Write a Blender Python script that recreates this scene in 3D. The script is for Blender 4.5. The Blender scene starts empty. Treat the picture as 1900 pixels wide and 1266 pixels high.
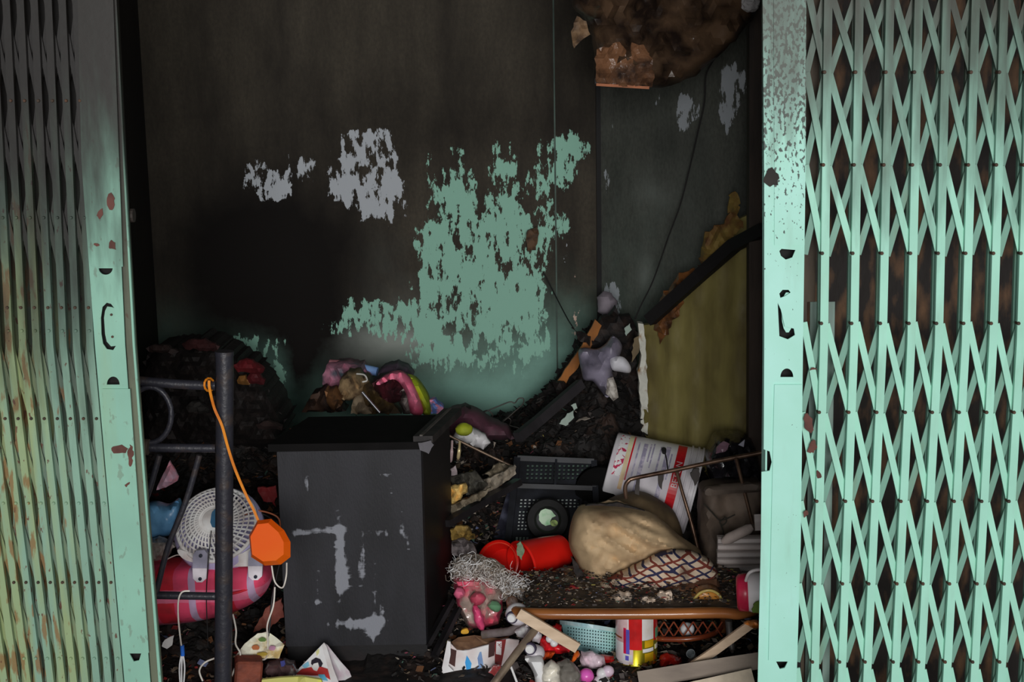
import bpy, bmesh, math, random
import numpy as np
from mathutils import Vector, Matrix, noise
from mathutils.geometry import delaunay_2d_cdt
SC = bpy.context.scene
COL = SC.collection
random.seed(7)

# ------------------------------------------------------------------ camera
F = 2600.0; CX, CY = 950.0, 633.0
EYE = Vector((0, 0, 1.65))
ROT = Matrix.Rotation(math.radians(80), 3, 'X') @ Matrix.Rotation(-0.017, 3, 'Z')
cam_data = bpy.data.cameras.new('camera'); cam = bpy.data.objects.new('camera', cam_data)
COL.objects.link(cam); SC.camera = cam
cam.matrix_world = Matrix.Translation(EYE) @ ROT.to_4x4()
cam_data.sensor_width = 36.0; cam_data.lens = 36.0 * F / 1900.0
cam_data.clip_start = 0.05

# ------------------------------------------------------------------ light
SC.view_settings.view_transform = 'Standard'; SC.view_settings.look = 'None'
SC.view_settings.gamma = 1; SC.view_settings.use_curve_mapping = False
SC.view_settings.exposure = 0.0
world = bpy.data.worlds.new('overcast_sky'); SC.world = world; world.use_nodes = True
bg = world.node_tree.nodes['Background']; bg.inputs[0].default_value = (0.93, 0.97, 1.0, 1); bg.inputs[1].default_value = 0.42
def area(name, loc, target, sx, sy, power, col=(1, 1, 1)):
    l = bpy.data.lights.new(name, 'AREA'); l.shape = 'RECTANGLE'; l.size = sx; l.size_y = sy
    l.energy = power; l.color = col
    o = bpy.data.objects.new(name, l); COL.objects.link(o); o.location = loc
    o.rotation_euler = (Vector(target) - Vector(loc)).to_track_quat('-Z', 'Y').to_euler()
    return o
area('street_fill', (0.4, -3.6, 1.9), (0, 4, 0.8), 2.6, 1.6, 310, (1.0, 0.98, 0.97))  # soft fill lamp added behind the eye, standing in for light from the street

# ------------------------------------------------------------------ helpers
def ray(px, py):
    return ROT @ Vector(((px - CX) / F, -(py - CY) / F, -1.0))
def P(px, py, Y):
    d = ray(px, py); return EYE + d * (Y / d.y)
def at_z(px, py, z):
    d = ray(px, py); return EYE + d * ((z - EYE.z) / d.z)
def proj(v):
    c = ROT.transposed() @ (Vector(v) - EYE)
    return CX - F * c.x / c.z, CY + F * c.y / c.z
def S(Y): return Y / F                      # metres per pixel at depth Y
def lin(c):
    return tuple(((v / 255) / 12.92 if v / 255 <= .04045 else ((v / 255 + .055) / 1.055) ** 2.4) for v in c)
def albedo(c, k):
    return tuple(min(0.9, v / k) for v in lin(c)) + (1,)

KN, KM, KB = 0.70, 0.46, 0.36               # share of daylight reaching the gates, the middle and the back of the room
MATS = {}
def mat(name, c, k=None, rough=0.7, metal=0.0, c2=None, scale=12, edge=0.15, mid=0.55, bump=0.2, bs=60, stretch=(1, 1, 1), spec=0.4, alpha=None, detail=6, coat=0):
    if name in MATS: return MATS[name]
    if k is None: k = KM
    m = bpy.data.materials.new(name); m.use_nodes = True; MATS[name] = m
    nt = m.node_tree; N = nt.nodes; L = nt.links; b = N['Principled BSDF']
    b.inputs['Roughness'].default_value = rough; b.inputs['Metallic'].default_value = metal
    b.inputs['Specular IOR Level'].default_value = spec
    if coat: b.inputs['Coat Weight'].default_value = coat; b.inputs['Coat Roughness'].default_value = 0.12
    tc = N.new('ShaderNodeTexCoord'); mp = N.new('ShaderNodeMapping'); mp.inputs['Scale'].default_value = stretch
    L.new(tc.outputs['Object'], mp.inputs[0])
    a = albedo(c, k)
    if c2 is None: c2 = tuple(v * 0.72 for v in c)
    n = N.new('ShaderNodeTexNoise'); n.inputs['Scale'].default_value = scale; n.inputs['Detail'].default_value = detail
    L.new(mp.outputs[0], n.inputs[0])
    r = N.new('ShaderNodeValToRGB'); r.color_ramp.elements[0].position = mid - edge; r.color_ramp.elements[1].position = mid + edge
    r.color_ramp.elements[0].color = a; r.color_ramp.elements[1].color = albedo(c2, k)
    L.new(n.outputs[0], r.inputs[0]); L.new(r.outputs[0], b.inputs['Base Color'])
    if bump:
        n2 = N.new('ShaderNodeTexNoise'); n2.inputs['Scale'].default_value = bs; n2.inputs['Detail'].default_value = 4
        L.new(mp.outputs[0], n2.inputs[0])
        bp = N.new('ShaderNodeBump'); bp.inputs['Strength'].default_value = bump; bp.inputs['Distance'].default_value = 0.004
        L.new(n2.outputs[0], bp.inputs['Height']); L.new(bp.outputs[0], b.inputs['Normal'])
    if alpha is not None:
        b.inputs['Alpha'].default_value = alpha
    return m

def tagged(o, label=None, cat=None, group=None, kind=None):
    if label: o['label'] = label
    if cat: o['category'] = cat
    if group: o['group'] = group
    if kind: o['kind'] = kind
    return o
def thing(name, label, cat, loc, group=None):
    o = bpy.data.objects.new(name, None); COL.objects.link(o); o.location = loc; o.empty_display_size = .05
    return tagged(o, label, cat, group)

class MB:
    """collects verts and faces in world coordinates; build() links ONE mesh object"""
    def __init__(s): s.v = []; s.f = []; s.m = []
    def add(s, vs, fs, mi=0):
        n = len(s.v); s.v += [Vector(v) for v in vs]; s.f += [tuple(i + n for i in f) for f in fs]; s.m += [mi] * len(fs)
    def box(s, c, size, rot=None, mi=0, taper=1.0, bevel=0.0):
        sx, sy, sz = [d / 2 for d in size]; R = rot.to_3x3() if rot else Matrix.Identity(3)
        if bevel > 0:
            b = bevel; vs = []
            for z, ins in ((-sz, b), (-sz + b, 0), (sz - b, 0), (sz, b)):
                for x, y in ((-sx + b + ins * .0, -sy + ins), (sx - b, -sy + ins), (sx - ins, -sy + b), (sx - ins, sy - b), (sx - b, sy - ins), (-sx + b, sy - ins), (-sx + ins, sy - b), (-sx + ins, -sy + b)):
                    vs.append(Vector(c) + R @ Vector((x, y, z)))
            fs = [tuple(range(7, -1, -1)), tuple(range(24, 32))]
            for k in range(3):
                for i in range(8):
                    j = (i + 1) % 8; fs.append((k * 8 + i, k * 8 + j, k * 8 + 8 + j, k * 8 + 8 + i))
            s.add(vs, fs, mi); return
        vs = []
        for z, t in ((-sz, 1), (sz, taper)):
            for x, y in ((-sx, -sy), (sx, -sy), (sx, sy), (-sx, sy)): vs.append(Vector(c) + R @ Vector((x * t, y * t, z)))
        s.add(vs, [(3, 2, 1, 0), (4, 5, 6, 7), (0, 1, 5, 4), (1, 2, 6, 5), (2, 3, 7, 6), (3, 0, 4, 7)], mi)
    def strap(s, pts, w, d, side=(1, 0, 0), mi=0):
        """rectangular bar swept through pts; w along side, d along the other axis"""
        pts = [Vector(p) for p in pts]; side = Vector(side); vs = []; n = len(pts)
        for i, p in enumerate(pts):
            t = (pts[min(i + 1, n - 1)] - pts[max(i - 1, 0)]).normalized()
            u = (side - t * side.dot(t)).normalized(); q = t.cross(u).normalized()
            for a, b in ((-1, -1), (1, -1), (1, 1), (-1, 1)): vs.append(p + u * (a * w / 2) + q * (b * d / 2))
        fs = [(0, 1, 2, 3), tuple((n - 1) * 4 + k for k in (3, 2, 1, 0))]
        for i in range(n - 1):
            for k in range(4): fs.append((i * 4 + k, i * 4 + 4 + k, i * 4 + 4 + (k + 1) % 4, i * 4 + (k + 1) % 4))
        s.add(vs, fs, mi)
    def channel(s, pts, w, d, t=0.002, mi=0):
        """U-shaped metal channel, web towards -Y, flanges going back"""
        pts = [Vector(p) for p in pts]
        prof = [(-w / 2, 0), (w / 2, 0), (w / 2, d), (w / 2 - t, d), (w / 2 - t, t), (-w / 2 + t, t), (-w / 2 + t, d), (-w / 2, d)]
        n = len(pts); vs = []; 
        for p in pts:
            for x, y in prof: vs.append(p + Vector((x, y, 0)))
        fs = []
        for i in range(n - 1):
            for k in range(8): fs.append((i * 8 + k, i * 8 + (k + 1) % 8, i * 8 + 8 + (k + 1) % 8, i * 8 + 8 + k))
        for e in (0, n - 1):
            for q in ((0, 1, 4, 5), (1, 2, 3, 4), (0, 5, 6, 7)): fs.append(tuple(e * 8 + k for k in q))
        s.add(vs, fs, mi)
    def tube(s, pts, r, seg=10, mi=0, closed=False):
        pts = [Vector(p) for p in pts]; n = len(pts); vs = []; pu = None
        for i, p in enumerate(pts):
            if closed: t = (pts[(i + 1) % n] - pts[i - 1]).normalized()
            else: t = (pts[min(i + 1, n - 1)] - pts[max(i - 1, 0)]).normalized()
            if pu is None: pu = t.orthogonal().normalized()
            u = (pu - t * pu.dot(t)).normalized(); pu = u; q = t.cross(u)
            rr = r[i] if isinstance(r, (list, tuple)) else r
            for k in range(seg):
                a = 2 * math.pi * k / seg; vs.append(p + (u * math.cos(a) + q * math.sin(a)) * rr)
        fs = []
        for i in range(n if closed else n - 1):
            j = (i + 1) % n
            for k in range(seg): fs.append((i * seg + k, i * seg + (k + 1) % seg, j * seg + (k + 1) % seg, j * seg + k))
        if not closed: fs += [tuple(range(seg - 1, -1, -1)), tuple((n - 1) * seg + k for k in range(seg))]
        s.add(vs, fs, mi)
    def lathe(s, o, axis, prof, seg=32, mi=0, ref=None, a0=0, a1=2 * math.pi):
        """prof: list of (radius, height along axis)"""
        axis = Vector(axis).normalized(); u = (Vector(ref) - axis * Vector(ref).dot(axis)).normalized() if ref else axis.orthogonal().normalized()
        q = axis.cross(u); o = Vector(o); vs = []; full = abs(a1 - a0 - 2 * math.pi) < 1e-6; ns = seg if full else seg + 1
        for r, h in prof:
            for k in range(ns):
                a = a0 + (a1 - a0) * k / seg; vs.append(o + axis * h + (u * math.cos(a) + q * math.sin(a)) * max(r, 1e-5))
        fs = []
        for i in range(len(prof) - 1):
            for k in range(seg): fs.append((i * ns + k, i * ns + (k + 1) % ns, (i + 1) * ns + (k + 1) % ns, (i + 1) * ns + k))
        s.add(vs, fs, mi)
    def grid(s, fn, nu, nv, mi=0, closed_u=False):
        vs = [fn(i / nu, j / nv) for j in range(nv + 1) for i in range(nu + 1)]
        s.add(vs, [(j * (nu + 1) + i, j * (nu + 1) + i + 1, (j + 1) * (nu + 1) + i + 1, (j + 1) * (nu + 1) + i) for j in range(nv) for i in range(nu)], mi)
    def lump(s, c, r, seed=0, amp=.25, freq=2.0, sub=3, rot=None, flat=None, mi=0, crease=False):
        bm = bmesh.new(); bmesh.ops.create_icosphere(bm, subdivisions=sub, radius=1)
        R = rot.to_3x3() if rot else Matrix.Identity(3); vs = []
        off = Vector((seed * 3.17, seed * 1.3, seed * 7.7))
        for v in bm.verts:
            p = v.co.copy(); k = noise.fractal(p * freq + off, .9, 2.1, 4)
            if crease: k = abs(k) * 2 - .5
            p = p * (1 + amp * k); p = Vector((p.x * r[0], p.y * r[1], p.z * r[2]))
            if flat is not None: p.z = max(p.z, -r[2] * flat)
            vs.append(Vector(c) + R @ p)
        s.add(vs, [tuple(v.index for v in f.verts) for f in bm.faces], mi); bm.free()
    def build(s, name, mats, parent=None, smooth=False, local=False):
        if not isinstance(mats, (list, tuple)): mats = [mats]
        me = bpy.data.meshes.new(name); vs = s.v; loc = Vector((0, 0, 0))
        if parent is None and not local and vs:
            xs = [v.x for v in vs]; ys = [v.y for v in vs]; zs = [v.z for v in vs]
            loc = Vector(((min(xs) + max(xs)) / 2, (min(ys) + max(ys)) / 2, min(zs))); vs = [v - loc for v in vs]
        me.from_pydata([tuple(v) for v in vs], [], s.f); me.validate()
        for m in mats: me.materials.append(m)
        if len(me.polygons) == len(s.m): me.polygons.foreach_set('material_index', s.m)
        o = bpy.data.objects.new(name, me); COL.objects.link(o)
        if smooth: me.polygons.foreach_set('use_smooth', [True] * len(me.polygons)); 
        bm = bmesh.new(); bm.from_mesh(me); bmesh.ops.recalc_face_normals(bm, faces=bm.faces)
        if smooth:
            for e in bm.edges:
                if len(e.link_faces) == 2 and e.calc_face_angle(0) > math.radians(48): e.smooth = False
        bm.to_mesh(me); bm.free()
        if parent is not None:
            o.parent = parent
            root = parent
            if parent.type == 'EMPTY': o.matrix_parent_inverse = Matrix.Translation(-parent.location)
            elif parent.parent is None: o.matrix_parent_inverse = Matrix.Translation(-parent.location)
        else: o.location = loc
        return o

def one(name, mb, mats, label, cat, group=None, smooth=False, kind=None):
    o = mb.build(name, mats, None, smooth); return tagged(o, label, cat, group, kind)
def struct(name, mb, mats, parent=None):
    o = mb.build(name, mats, parent, local=True); 
    if parent is None: o['kind'] = 'structure'
    return o

def curve_pts(pts, n=8):
    """Catmull-Rom through pts (any dimension)"""
    pts = [Vector(p) for p in pts]; out = []
    for i in range(len(pts) - 1):
        p0, p1, p2, p3 = pts[max(i - 1, 0)], pts[i], pts[i + 1], pts[min(i + 2, len(pts) - 1)]
        for k in range(n):
            t = k / n
            out.append(0.5 * ((2 * p1) + (p2 - p0) * t + (2 * p0 - 5 * p1 + 4 * p2 - p3) * t * t + (3 * p1 - p0 - 3 * p2 + p3) * t ** 3))
    out.append(pts[-1]); return out

def rough_outline(pts, step, amp, seed=0, smooth=False):
    out = []; n = len(pts)
    if smooth:
        q = [Vector((p[0], p[1])) for p in pts]; cl = []
        for i in range(n):
            p0, p1, p2, p3 = q[i - 1], q[i], q[(i + 1) % n], q[(i + 2) % n]
            for k in range(5):
                t = k / 5; cl.append(0.5 * ((2 * p1) + (p2 - p0) * t + (2 * p0 - 5 * p1 + 4 * p2 - p3) * t * t + (3 * p1 - p0 - 3 * p2 + p3) * t ** 3))
        pts = cl; n = len(pts)
    for i in range(n):
        a = Vector(pts[i][:2]); b = Vector(pts[(i + 1) % n][:2]); L = (b - a).length; k = max(1, int(L / step))
        for j in range(k):
            p = a + (b - a) * (j / k)
            if amp:
                p = p + Vector((noise.noise((p.x * .13, p.y * .13, seed)), noise.noise((p.x * .13, p.y * .13, seed + 9)))) * amp * 2
            out.append(p)
    return out

def flat_fill(outer, holes=(), step=None):
    """triangles of a 2-D polygon (pixel space), with holes and interior points"""
    vs = list(outer); edges = []; n = len(outer); edges += [(i, (i + 1) % n) for i in range(n)]
    for h in holes:
        o = len(vs); vs += list(h); edges += [(o + i, o + (i + 1) % len(h)) for i in range(len(h))]
    A = np.array([[v[0], v[1]] for v in outer]); rings = [A] + [np.array([[v[0], v[1]] for v in h]) for h in holes]
    if step:
        x0, y0 = A.min(0); x1, y1 = A.max(0); gx = np.arange(x0 + step / 2, x1, step); gy = np.arange(y0 + step / 2, y1, step)
        G = np.array([(x + (j % 2) * step / 2, y) for j, y in enumerate(gy) for x in gx])
        if len(G):
            d = edge_dist(G, rings); ins = inside(G, A)
            for g in G[(d > step * .45) & ins]: vs.append(Vector((g[0], g[1])))
    r = delaunay_2d_cdt([Vector((v[0], v[1])) for v in vs], edges, [], 0, 1e-5)
    V = np.array([[v[0], v[1]] for v in r[0]]); T = [tuple(f) for f in r[2]]
    C = np.array([V[list(f)].mean(0) for f in T]); keep = inside(C, A)
    for h in rings[1:]: keep &= ~inside(C, h)
    return r[0], [f for f, k in zip(T, keep) if k], rings
def inside(G, A):
    x, y = G[:, 0], G[:, 1]; c = np.zeros(len(G), bool); n = len(A)
    for i in range(n):
        x1, y1 = A[i]; x2, y2 = A[(i + 1) % n]
        if y1 == y2: continue
        m = ((y1 > y) != (y2 > y)) & (x < (x2 - x1) * (y - y1) / (y2 - y1) + x1); c ^= m
    return c
def edge_dist(G, rings):
    d = np.full(len(G), 1e9)
    for A in rings:
        for i in range(len(A)):
            a = A[i]; b = A[(i + 1) % len(A)]; ab = b - a; L = (ab * ab).sum() + 1e-12
            t = np.clip(((G - a) @ ab) / L, 0, 1); q = a + t[:, None] * ab
            d = np.minimum(d, np.sqrt(((G - q) ** 2).sum(1)))
    return d

def slab(mb, outer, Y, thick, holes=(), step=None, disp=None, jag=0, jstep=6, seed=0, smooth=False, puff=0, puff_r=20, wr=0, wf=.05, mi=0, flatback=False):
    """a piece whose outline is measured in the photograph, standing at real depth Y (number or function) with real thickness.
       puff = half-thickness of a rounded bulge, wr = wrinkle height (m), wf = wrinkle frequency per pixel"""
    Yf = Y if callable(Y) else (lambda u, v: Y)
    if jag or smooth: outer = rough_outline(outer, jstep, jag, seed, smooth)
    elif puff: outer = rough_outline(outer, jstep, 0)
    else: outer = [Vector(p[:2]) for p in outer]
    vs, fs, rings = flat_fill(outer, holes, step)
    A = np.array([[v[0], v[1]] for v in vs]); d = edge_dist(A, rings) if puff else np.zeros(len(vs))
    fr, bk = [], []
    for v, dd in zip(vs, d):
        b = puff * math.sqrt(max(0, 1 - (1 - min(dd / puff_r, 1)) ** 2)) if puff else 0
        w = 0
        if wr:
            q = Vector((v[0] * wf, v[1] * wf, seed * 5.1)); w = wr * noise.fractal(q, .8, 2.2, 4)
        if disp: w += disp(v[0], v[1])
        y0 = Yf(v[0], v[1]); y = y0 - b + w * (1 if not puff else min(1, dd / puff_r * 2))
        fr.append(P(v[0], v[1], y)); bk.append(P(v[0], v[1], y0) + Vector((0, thick + (0 if flatback else b * .8), 0)))
    n = len(vs); faces = [tuple(f) for f in fs] + [tuple(i + n for i in reversed(f)) for f in fs]
    cnt = {}
    for f in fs:
        for i in range(len(f)):
            a, b = f[i], f[(i + 1) % len(f)]; k = (min(a, b), max(a, b)); cnt.setdefault(k, []).append((a, b))
    for k, e in cnt.items():
        if len(e) == 1: a, b = e[0]; faces.append((b, a, a + n, b + n))
    mb.add(fr + bk, faces, mi)
    return mb
def Sl(outer, Y, thick, **k): return slab(MB(), outer, Y, thick, **k)

_txt = {}
def text_shape(t):
    """letters as flat mesh verts/faces with unit height"""
    if t in _txt: return _txt[t]
    c = bpy.data.curves.new('lettering_source', 'FONT'); c.body = t; c.size = 1; c.resolution_u = 3
    o = bpy.data.objects.new('lettering_source', c); COL.objects.link(o)
    dg = bpy.context.evaluated_depsgraph_get(); ev = o.evaluated_get(dg); me = ev.to_mesh()
    r = ([v.co.copy() for v in me.vertices], [tuple(p.vertices) for p in me.polygons]); ev.to_mesh_clear()
    bpy.data.objects.remove(o); bpy.data.curves.remove(c); _txt[t] = r; return r
# ------------------------------------------------------------------ the room shell
def wall_material(name, kb, base1, base2):
    m = bpy.data.materials.new(name); m.use_nodes = True; nt = m.node_tree; N = nt.nodes; L = nt.links; b = N['Principled BSDF']
    b.inputs['Roughness'].default_value = .85; b.inputs['Specular IOR Level'].default_value = .2
    tc = N.new('ShaderNodeTexCoord')
    def nz(scale, st, det=7, rough=.6):
        mp = N.new('ShaderNodeMapping'); mp.inputs['Scale'].default_value = st; L.new(tc.outputs['Object'], mp.inputs[0])
        n = N.new('ShaderNodeTexNoise'); n.inputs['Scale'].default_value = scale; n.inputs['Detail'].default_value = det
        n.inputs['Roughness'].default_value = rough; L.new(mp.outputs[0], n.inputs[0]); return n.outputs[0]
    def rng(v, a, c, lo=0, hi=1):
        r = N.new('ShaderNodeMapRange'); r.inputs[1].default_value = a; r.inputs[2].default_value = c; r.inputs[3].default_value = lo; r.inputs[4].default_value = hi
        L.new(v, r.inputs[0]); return r.outputs[0]
    def add(a, c):
        r = N.new('ShaderNodeMath'); r.operation = 'ADD'; L.new(a, r.inputs[0]); L.new(c, r.inputs[1]); return r.outputs[0]
    def mul(a, c):
        r = N.new('ShaderNodeMath'); r.operation = 'MULTIPLY'; L.new(a, r.inputs[0])
        if isinstance(c, (int, float)): r.inputs[1].default_value = c
        else: L.new(c, r.inputs[1])
        return r.outputs[0]
    def mix(f, a, c):
        r = N.new('ShaderNodeMix'); r.data_type = 'RGBA'; L.new(f, r.inputs[0])
        for s, v in ((6, a), (7, c)):
            if isinstance(v, tuple): r.inputs[s].default_value = v
            else: L.new(v, r.inputs[s])
        return r.outputs[2]
    def attr(n):
        a = N.new('ShaderNodeAttribute'); a.attribute_name = n; return a.outputs['Fac']
    streak = nz(3, (3, 3, .8)); fine = nz(20, (1.5, 1.5, .6), 9, .66); coarse = nz(7, (1, 1, .8), 3); blot = nz(9, (1, 1, 1)); grain = nz(90, (1, 1, .6))
    col = mix(rng(streak, .3, .7), albedo(base1, kb), albedo(base2, kb))
    col = mix(rng(grain, .35, .75, 0, .45), col, albedo((22, 21, 20), kb))
    hz = add(attr('haze'), rng(blot, .2, .8, -.22, .22))
    col = mix(rng(mul(hz, attr('haze')), 0.0, .75), col, albedo((86, 116, 106), kb))
    gh = add(attr('grey'), rng(blot, .2, .8, -.2, .2))
    col = mix(rng(mul(gh, attr('grey')), 0, .8), col, albedo((100, 105, 100), kb))
    so = add(attr('soot'), rng(blot, .2, .8, -.12, .12))
    col = mix(rng(so, .05, .95), col, albedo((11, 9, 8), kb))
    for an, c, sc in (('white', (122, 126, 130), fine), ('mint', (98, 132, 118), fine), ('peach', (150, 130, 118), fine)):
        at_ = attr(an); wv_ = add(rng(sc, .28, .72, -.62, .62), rng(coarse, .3, .7, -.30, .30))
        f = add(at_, mul(wv_, rng(at_, .02, .35)))
        col = mix(rng(f, .50, .56), col, albedo(c, kb))
    L.new(col, b.inputs['Base Color'])
    bp = N.new('ShaderNodeBump'); bp.inputs['Strength'].default_value = .25; bp.inputs['Distance'].default_value = .004
    L.new(grain, bp.inputs['Height']); L.new(bp.outputs[0], b.inputs['Normal'])
    return m

BL = {
 'mint': [(452,634,34,14,1.25),(484,660,26,18,1.25),(508,692,20,20,1.25),(522,724,17,22,1.25),(805,432,10,7,-3),(846,425,8,20,-2),(818,506,20,13,-3),(905,445,12,12,-1.2),(870,640,14,20,-1.5),(940,560,12,30,-.8),(700,520,40,30,-1),(850,372,42,34,1.1),(905,455,85,80,1.4),(835,450,42,70,1.1),(880,540,90,80,1.25),(930,590,62,62,1.05),(850,600,70,60,.95),(945,400,34,55,.95),(935,320,22,40,.9),(975,440,22,70,.55),
          (665,580,52,28,1.05),(720,585,30,22,.7),(700,610,60,16,.7),(790,610,60,50,.8),(870,650,110,40,.5),(960,670,40,40,.3),(1065,280,26,34,1.15),(1050,330,16,40,.6),(1052,415,18,22,.9),
          (1000,330,30,80,.38),(880,290,100,40,.40),(1005,340,26,70,.38),(800,300,12,30,.5),(985,500,22,45,.75),(520,635,28,9,.7),(620,605,20,10,.7),(1000,590,20,60,.5)],
 'white': [(690,275,40,28,.85),(690,340,48,36,1.1),(700,385,36,34,1.15),(655,360,36,20,.9),(732,395,20,14,.8),(500,355,30,16,.95),(468,325,14,24,.7),(500,320,60,40,.42),(600,300,60,45,.45),
          (690,255,50,12,.6),(1056,470,26,30,.5)],
 'peach': [(1070,580,13,20,1.1),(1062,508,12,16,.7),(1092,540,6,26,.7),(1062,620,14,8,.5)],
 'haze': [(860,860,210,120,1.3),(760,760,130,60,.5),(970,720,120,100,.7),(1060,650,60,90,.5),(470,680,95,70,.8),(520,720,40,60,.9),(300,640,50,60,.3),(380,600,90,50,.25),(600,720,30,60,.45),(690,660,120,40,.3)],
 'grey': [(650,660,45,45,.95),(710,630,90,16,.8),(730,660,90,30,.6),(760,600,50,50,.4),(700,500,60,80,.25),(640,620,50,20,.4)],
 'soot': [(480,480,105,105,1.1),(560,560,90,100,1.0),(600,640,45,55,.8),(430,440,80,50,.7),(560,450,80,70,.85),(470,540,70,90,.6),(520,330,160,50,.4),(880,235,260,45,.35),(400,560,60,60,.6),(360,480,50,140,.35),(800,200,340,60,.2),(560,700,30,80,.5),(560,690,22,60,.5),(640,440,30,60,.3)],
}
BR = {
 'white': [(1358,150,20,28,1.2),(1356,205,14,36,1.0),(1345,185,14,24,.7),(1272,212,14,30,1.1),(1298,205,10,18,.8),(1200,182,28,16,.7),(1128,568,20,30,1.15),(1134,540,12,12,.7),(1115,340,20,40,.3),(1150,300,40,60,.28),(1130,200,30,40,.25)],
 'mint': [], 'peach': [],
 'haze': [(1250,700,140,90,.5),(1180,480,80,90,.2)], 'grey': [(1250,380,110,200,.3),(1195,510,12,30,.6),(1210,360,25,20,.4)],
 'soot': [(1385,200,14,300,.35),(1140,80,70,60,.3),(1240,270,40,30,.3)],
}
def painted_wall(name, a, b, z0, z1, blobs, m, nx, nz_):
    """vertical wall from ground point a to b; paint fields are stored on its vertices"""
    a = Vector(a); b = Vector(b); mb = MB()
    mb.grid(lambda u, v: Vector((a.x + (b.x - a.x) * u, a.y + (b.y - a.y) * u, z0 + (z1 - z0) * v)), nx, nz_)
    n = len(mb.v); nrm = Vector((-(b - a).y, (b - a).x, 0)).normalized() * .12
    if nrm.y < 0: nrm = -nrm
    # closed back: one slab behind
    o = struct(name, mb, m); me = o.data
    pr = np.array([proj(v) for v in mb.v])
    for k, lst in blobs.items():
        f = np.zeros(n); ex = 1.25 if k in ('mint', 'white', 'peach') else 1.0
        for cx, cy, rx, ry, am in lst:
            f = 1 - (1 - f) * (1 - min(am, 1.25) * .8 * np.exp(-.5 * (((pr[:, 0] - cx) / (rx * .95)) ** 2) ** ex - .5 * (((pr[:, 1] - cy) / (ry * .95)) ** 2) ** ex))
        at = me.attributes.new(k, 'FLOAT', 'POINT'); at.data.foreach_set('value', np.clip(f * ((.74 if name == 'wall_back' else .9) if k in ('mint', 'white', 'peach') else 1.12), 0, 1).astype(np.float32))
    return o
YB = 5.6
CL = P(292, 600, YB).x; CR = P(1109, 560, YB).x
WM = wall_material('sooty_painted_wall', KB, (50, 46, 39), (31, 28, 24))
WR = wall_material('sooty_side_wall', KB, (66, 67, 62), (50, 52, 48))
painted_wall('wall_back', (CL, YB), (CR, YB), 0, 2.5, BL, WM, 230, 250)
RW1 = (0.99, 4.72)
painted_wall('wall_right', (CR, YB), RW1, 0, 2.5, BR, WR, 90, 200)
mb = MB(); mb.box((CR + .006, YB - .012, 1.25), (.018, .02, 2.5)); struct('trim_1', mb, mat('black_gap', (8, 8, 8), KB))
mb = MB(); xr = P(1031, 400, YB).x; mb.box((xr, YB - .004, 1.35), (.006, .006, 2.3)); struct('trim_2', mb, mat('conduit_line', (50, 62, 56), KB))
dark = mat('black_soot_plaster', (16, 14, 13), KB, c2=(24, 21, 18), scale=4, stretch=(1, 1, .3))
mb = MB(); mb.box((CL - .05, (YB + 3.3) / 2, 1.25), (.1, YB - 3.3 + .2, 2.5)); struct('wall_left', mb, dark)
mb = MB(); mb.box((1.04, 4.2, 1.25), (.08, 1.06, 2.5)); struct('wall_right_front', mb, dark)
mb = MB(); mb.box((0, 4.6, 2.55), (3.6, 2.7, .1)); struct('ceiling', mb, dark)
burnt = mat('burnt_brown_wall', (22, 18, 16), .4, c2=(84, 60, 40), scale=16, edge=.14, mid=.62, stretch=(1.6, 1, .6), bump=.8, bs=30)
mb = MB(); mb.box((.67 + 1.3, 3.62, 1.3), (2.6, .1, 2.6)); struct('wall_front_right', mb, burnt)
mb = MB(); mb.box((-1.05 - 1.2, 3.62, 1.3), (2.4, .1, 2.6)); struct('wall_front_left', mb, burnt)
mb = MB(); mb.box((0, 3.3, 2.75), (8, .5, .5)); struct('wall_front_lintel', mb, dark)
# patches of rust on the burnt wall are in its material; the floor and the pavement outside
mb = MB(); mb.box((0, 4.5, -.05), (4, 2.4, .1)); struct('floor', mb, mat('dirty_tile_floor', (40, 30, 24), KM, c2=(24, 20, 17), scale=6))
mb = MB(); mb.box((0, -2, -.05), (14, 10.6, .1)); struct('pavement', mb, mat('wet_concrete', (90, 88, 84), .5, c2=(70, 68, 64), scale=3))
mb = MB(); mb.box((0, 1.2, 2.95), (9, 4.2, .08)); struct('sky_block_awning', mb, mat('sky_block_sheet', (70, 74, 74), .5))  # unseen slab added over the pavement to hold off sky light from above

# door post inside the opening on the right
mb = MB(); mb.strap([Vector((P(1399, 1000, 4.62).x, 4.62, .0)), P(1400, 640, 4.62), P(1402, -180, 4.62)], .046, .05)
o = one('door_post', mb, mat('sooty_wood', (46, 37, 31), KM, c2=(28, 23, 20), scale=8, stretch=(3, 3, .4)), 'sooty brown upright wooden post just inside the right gate', 'post'); 

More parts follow.
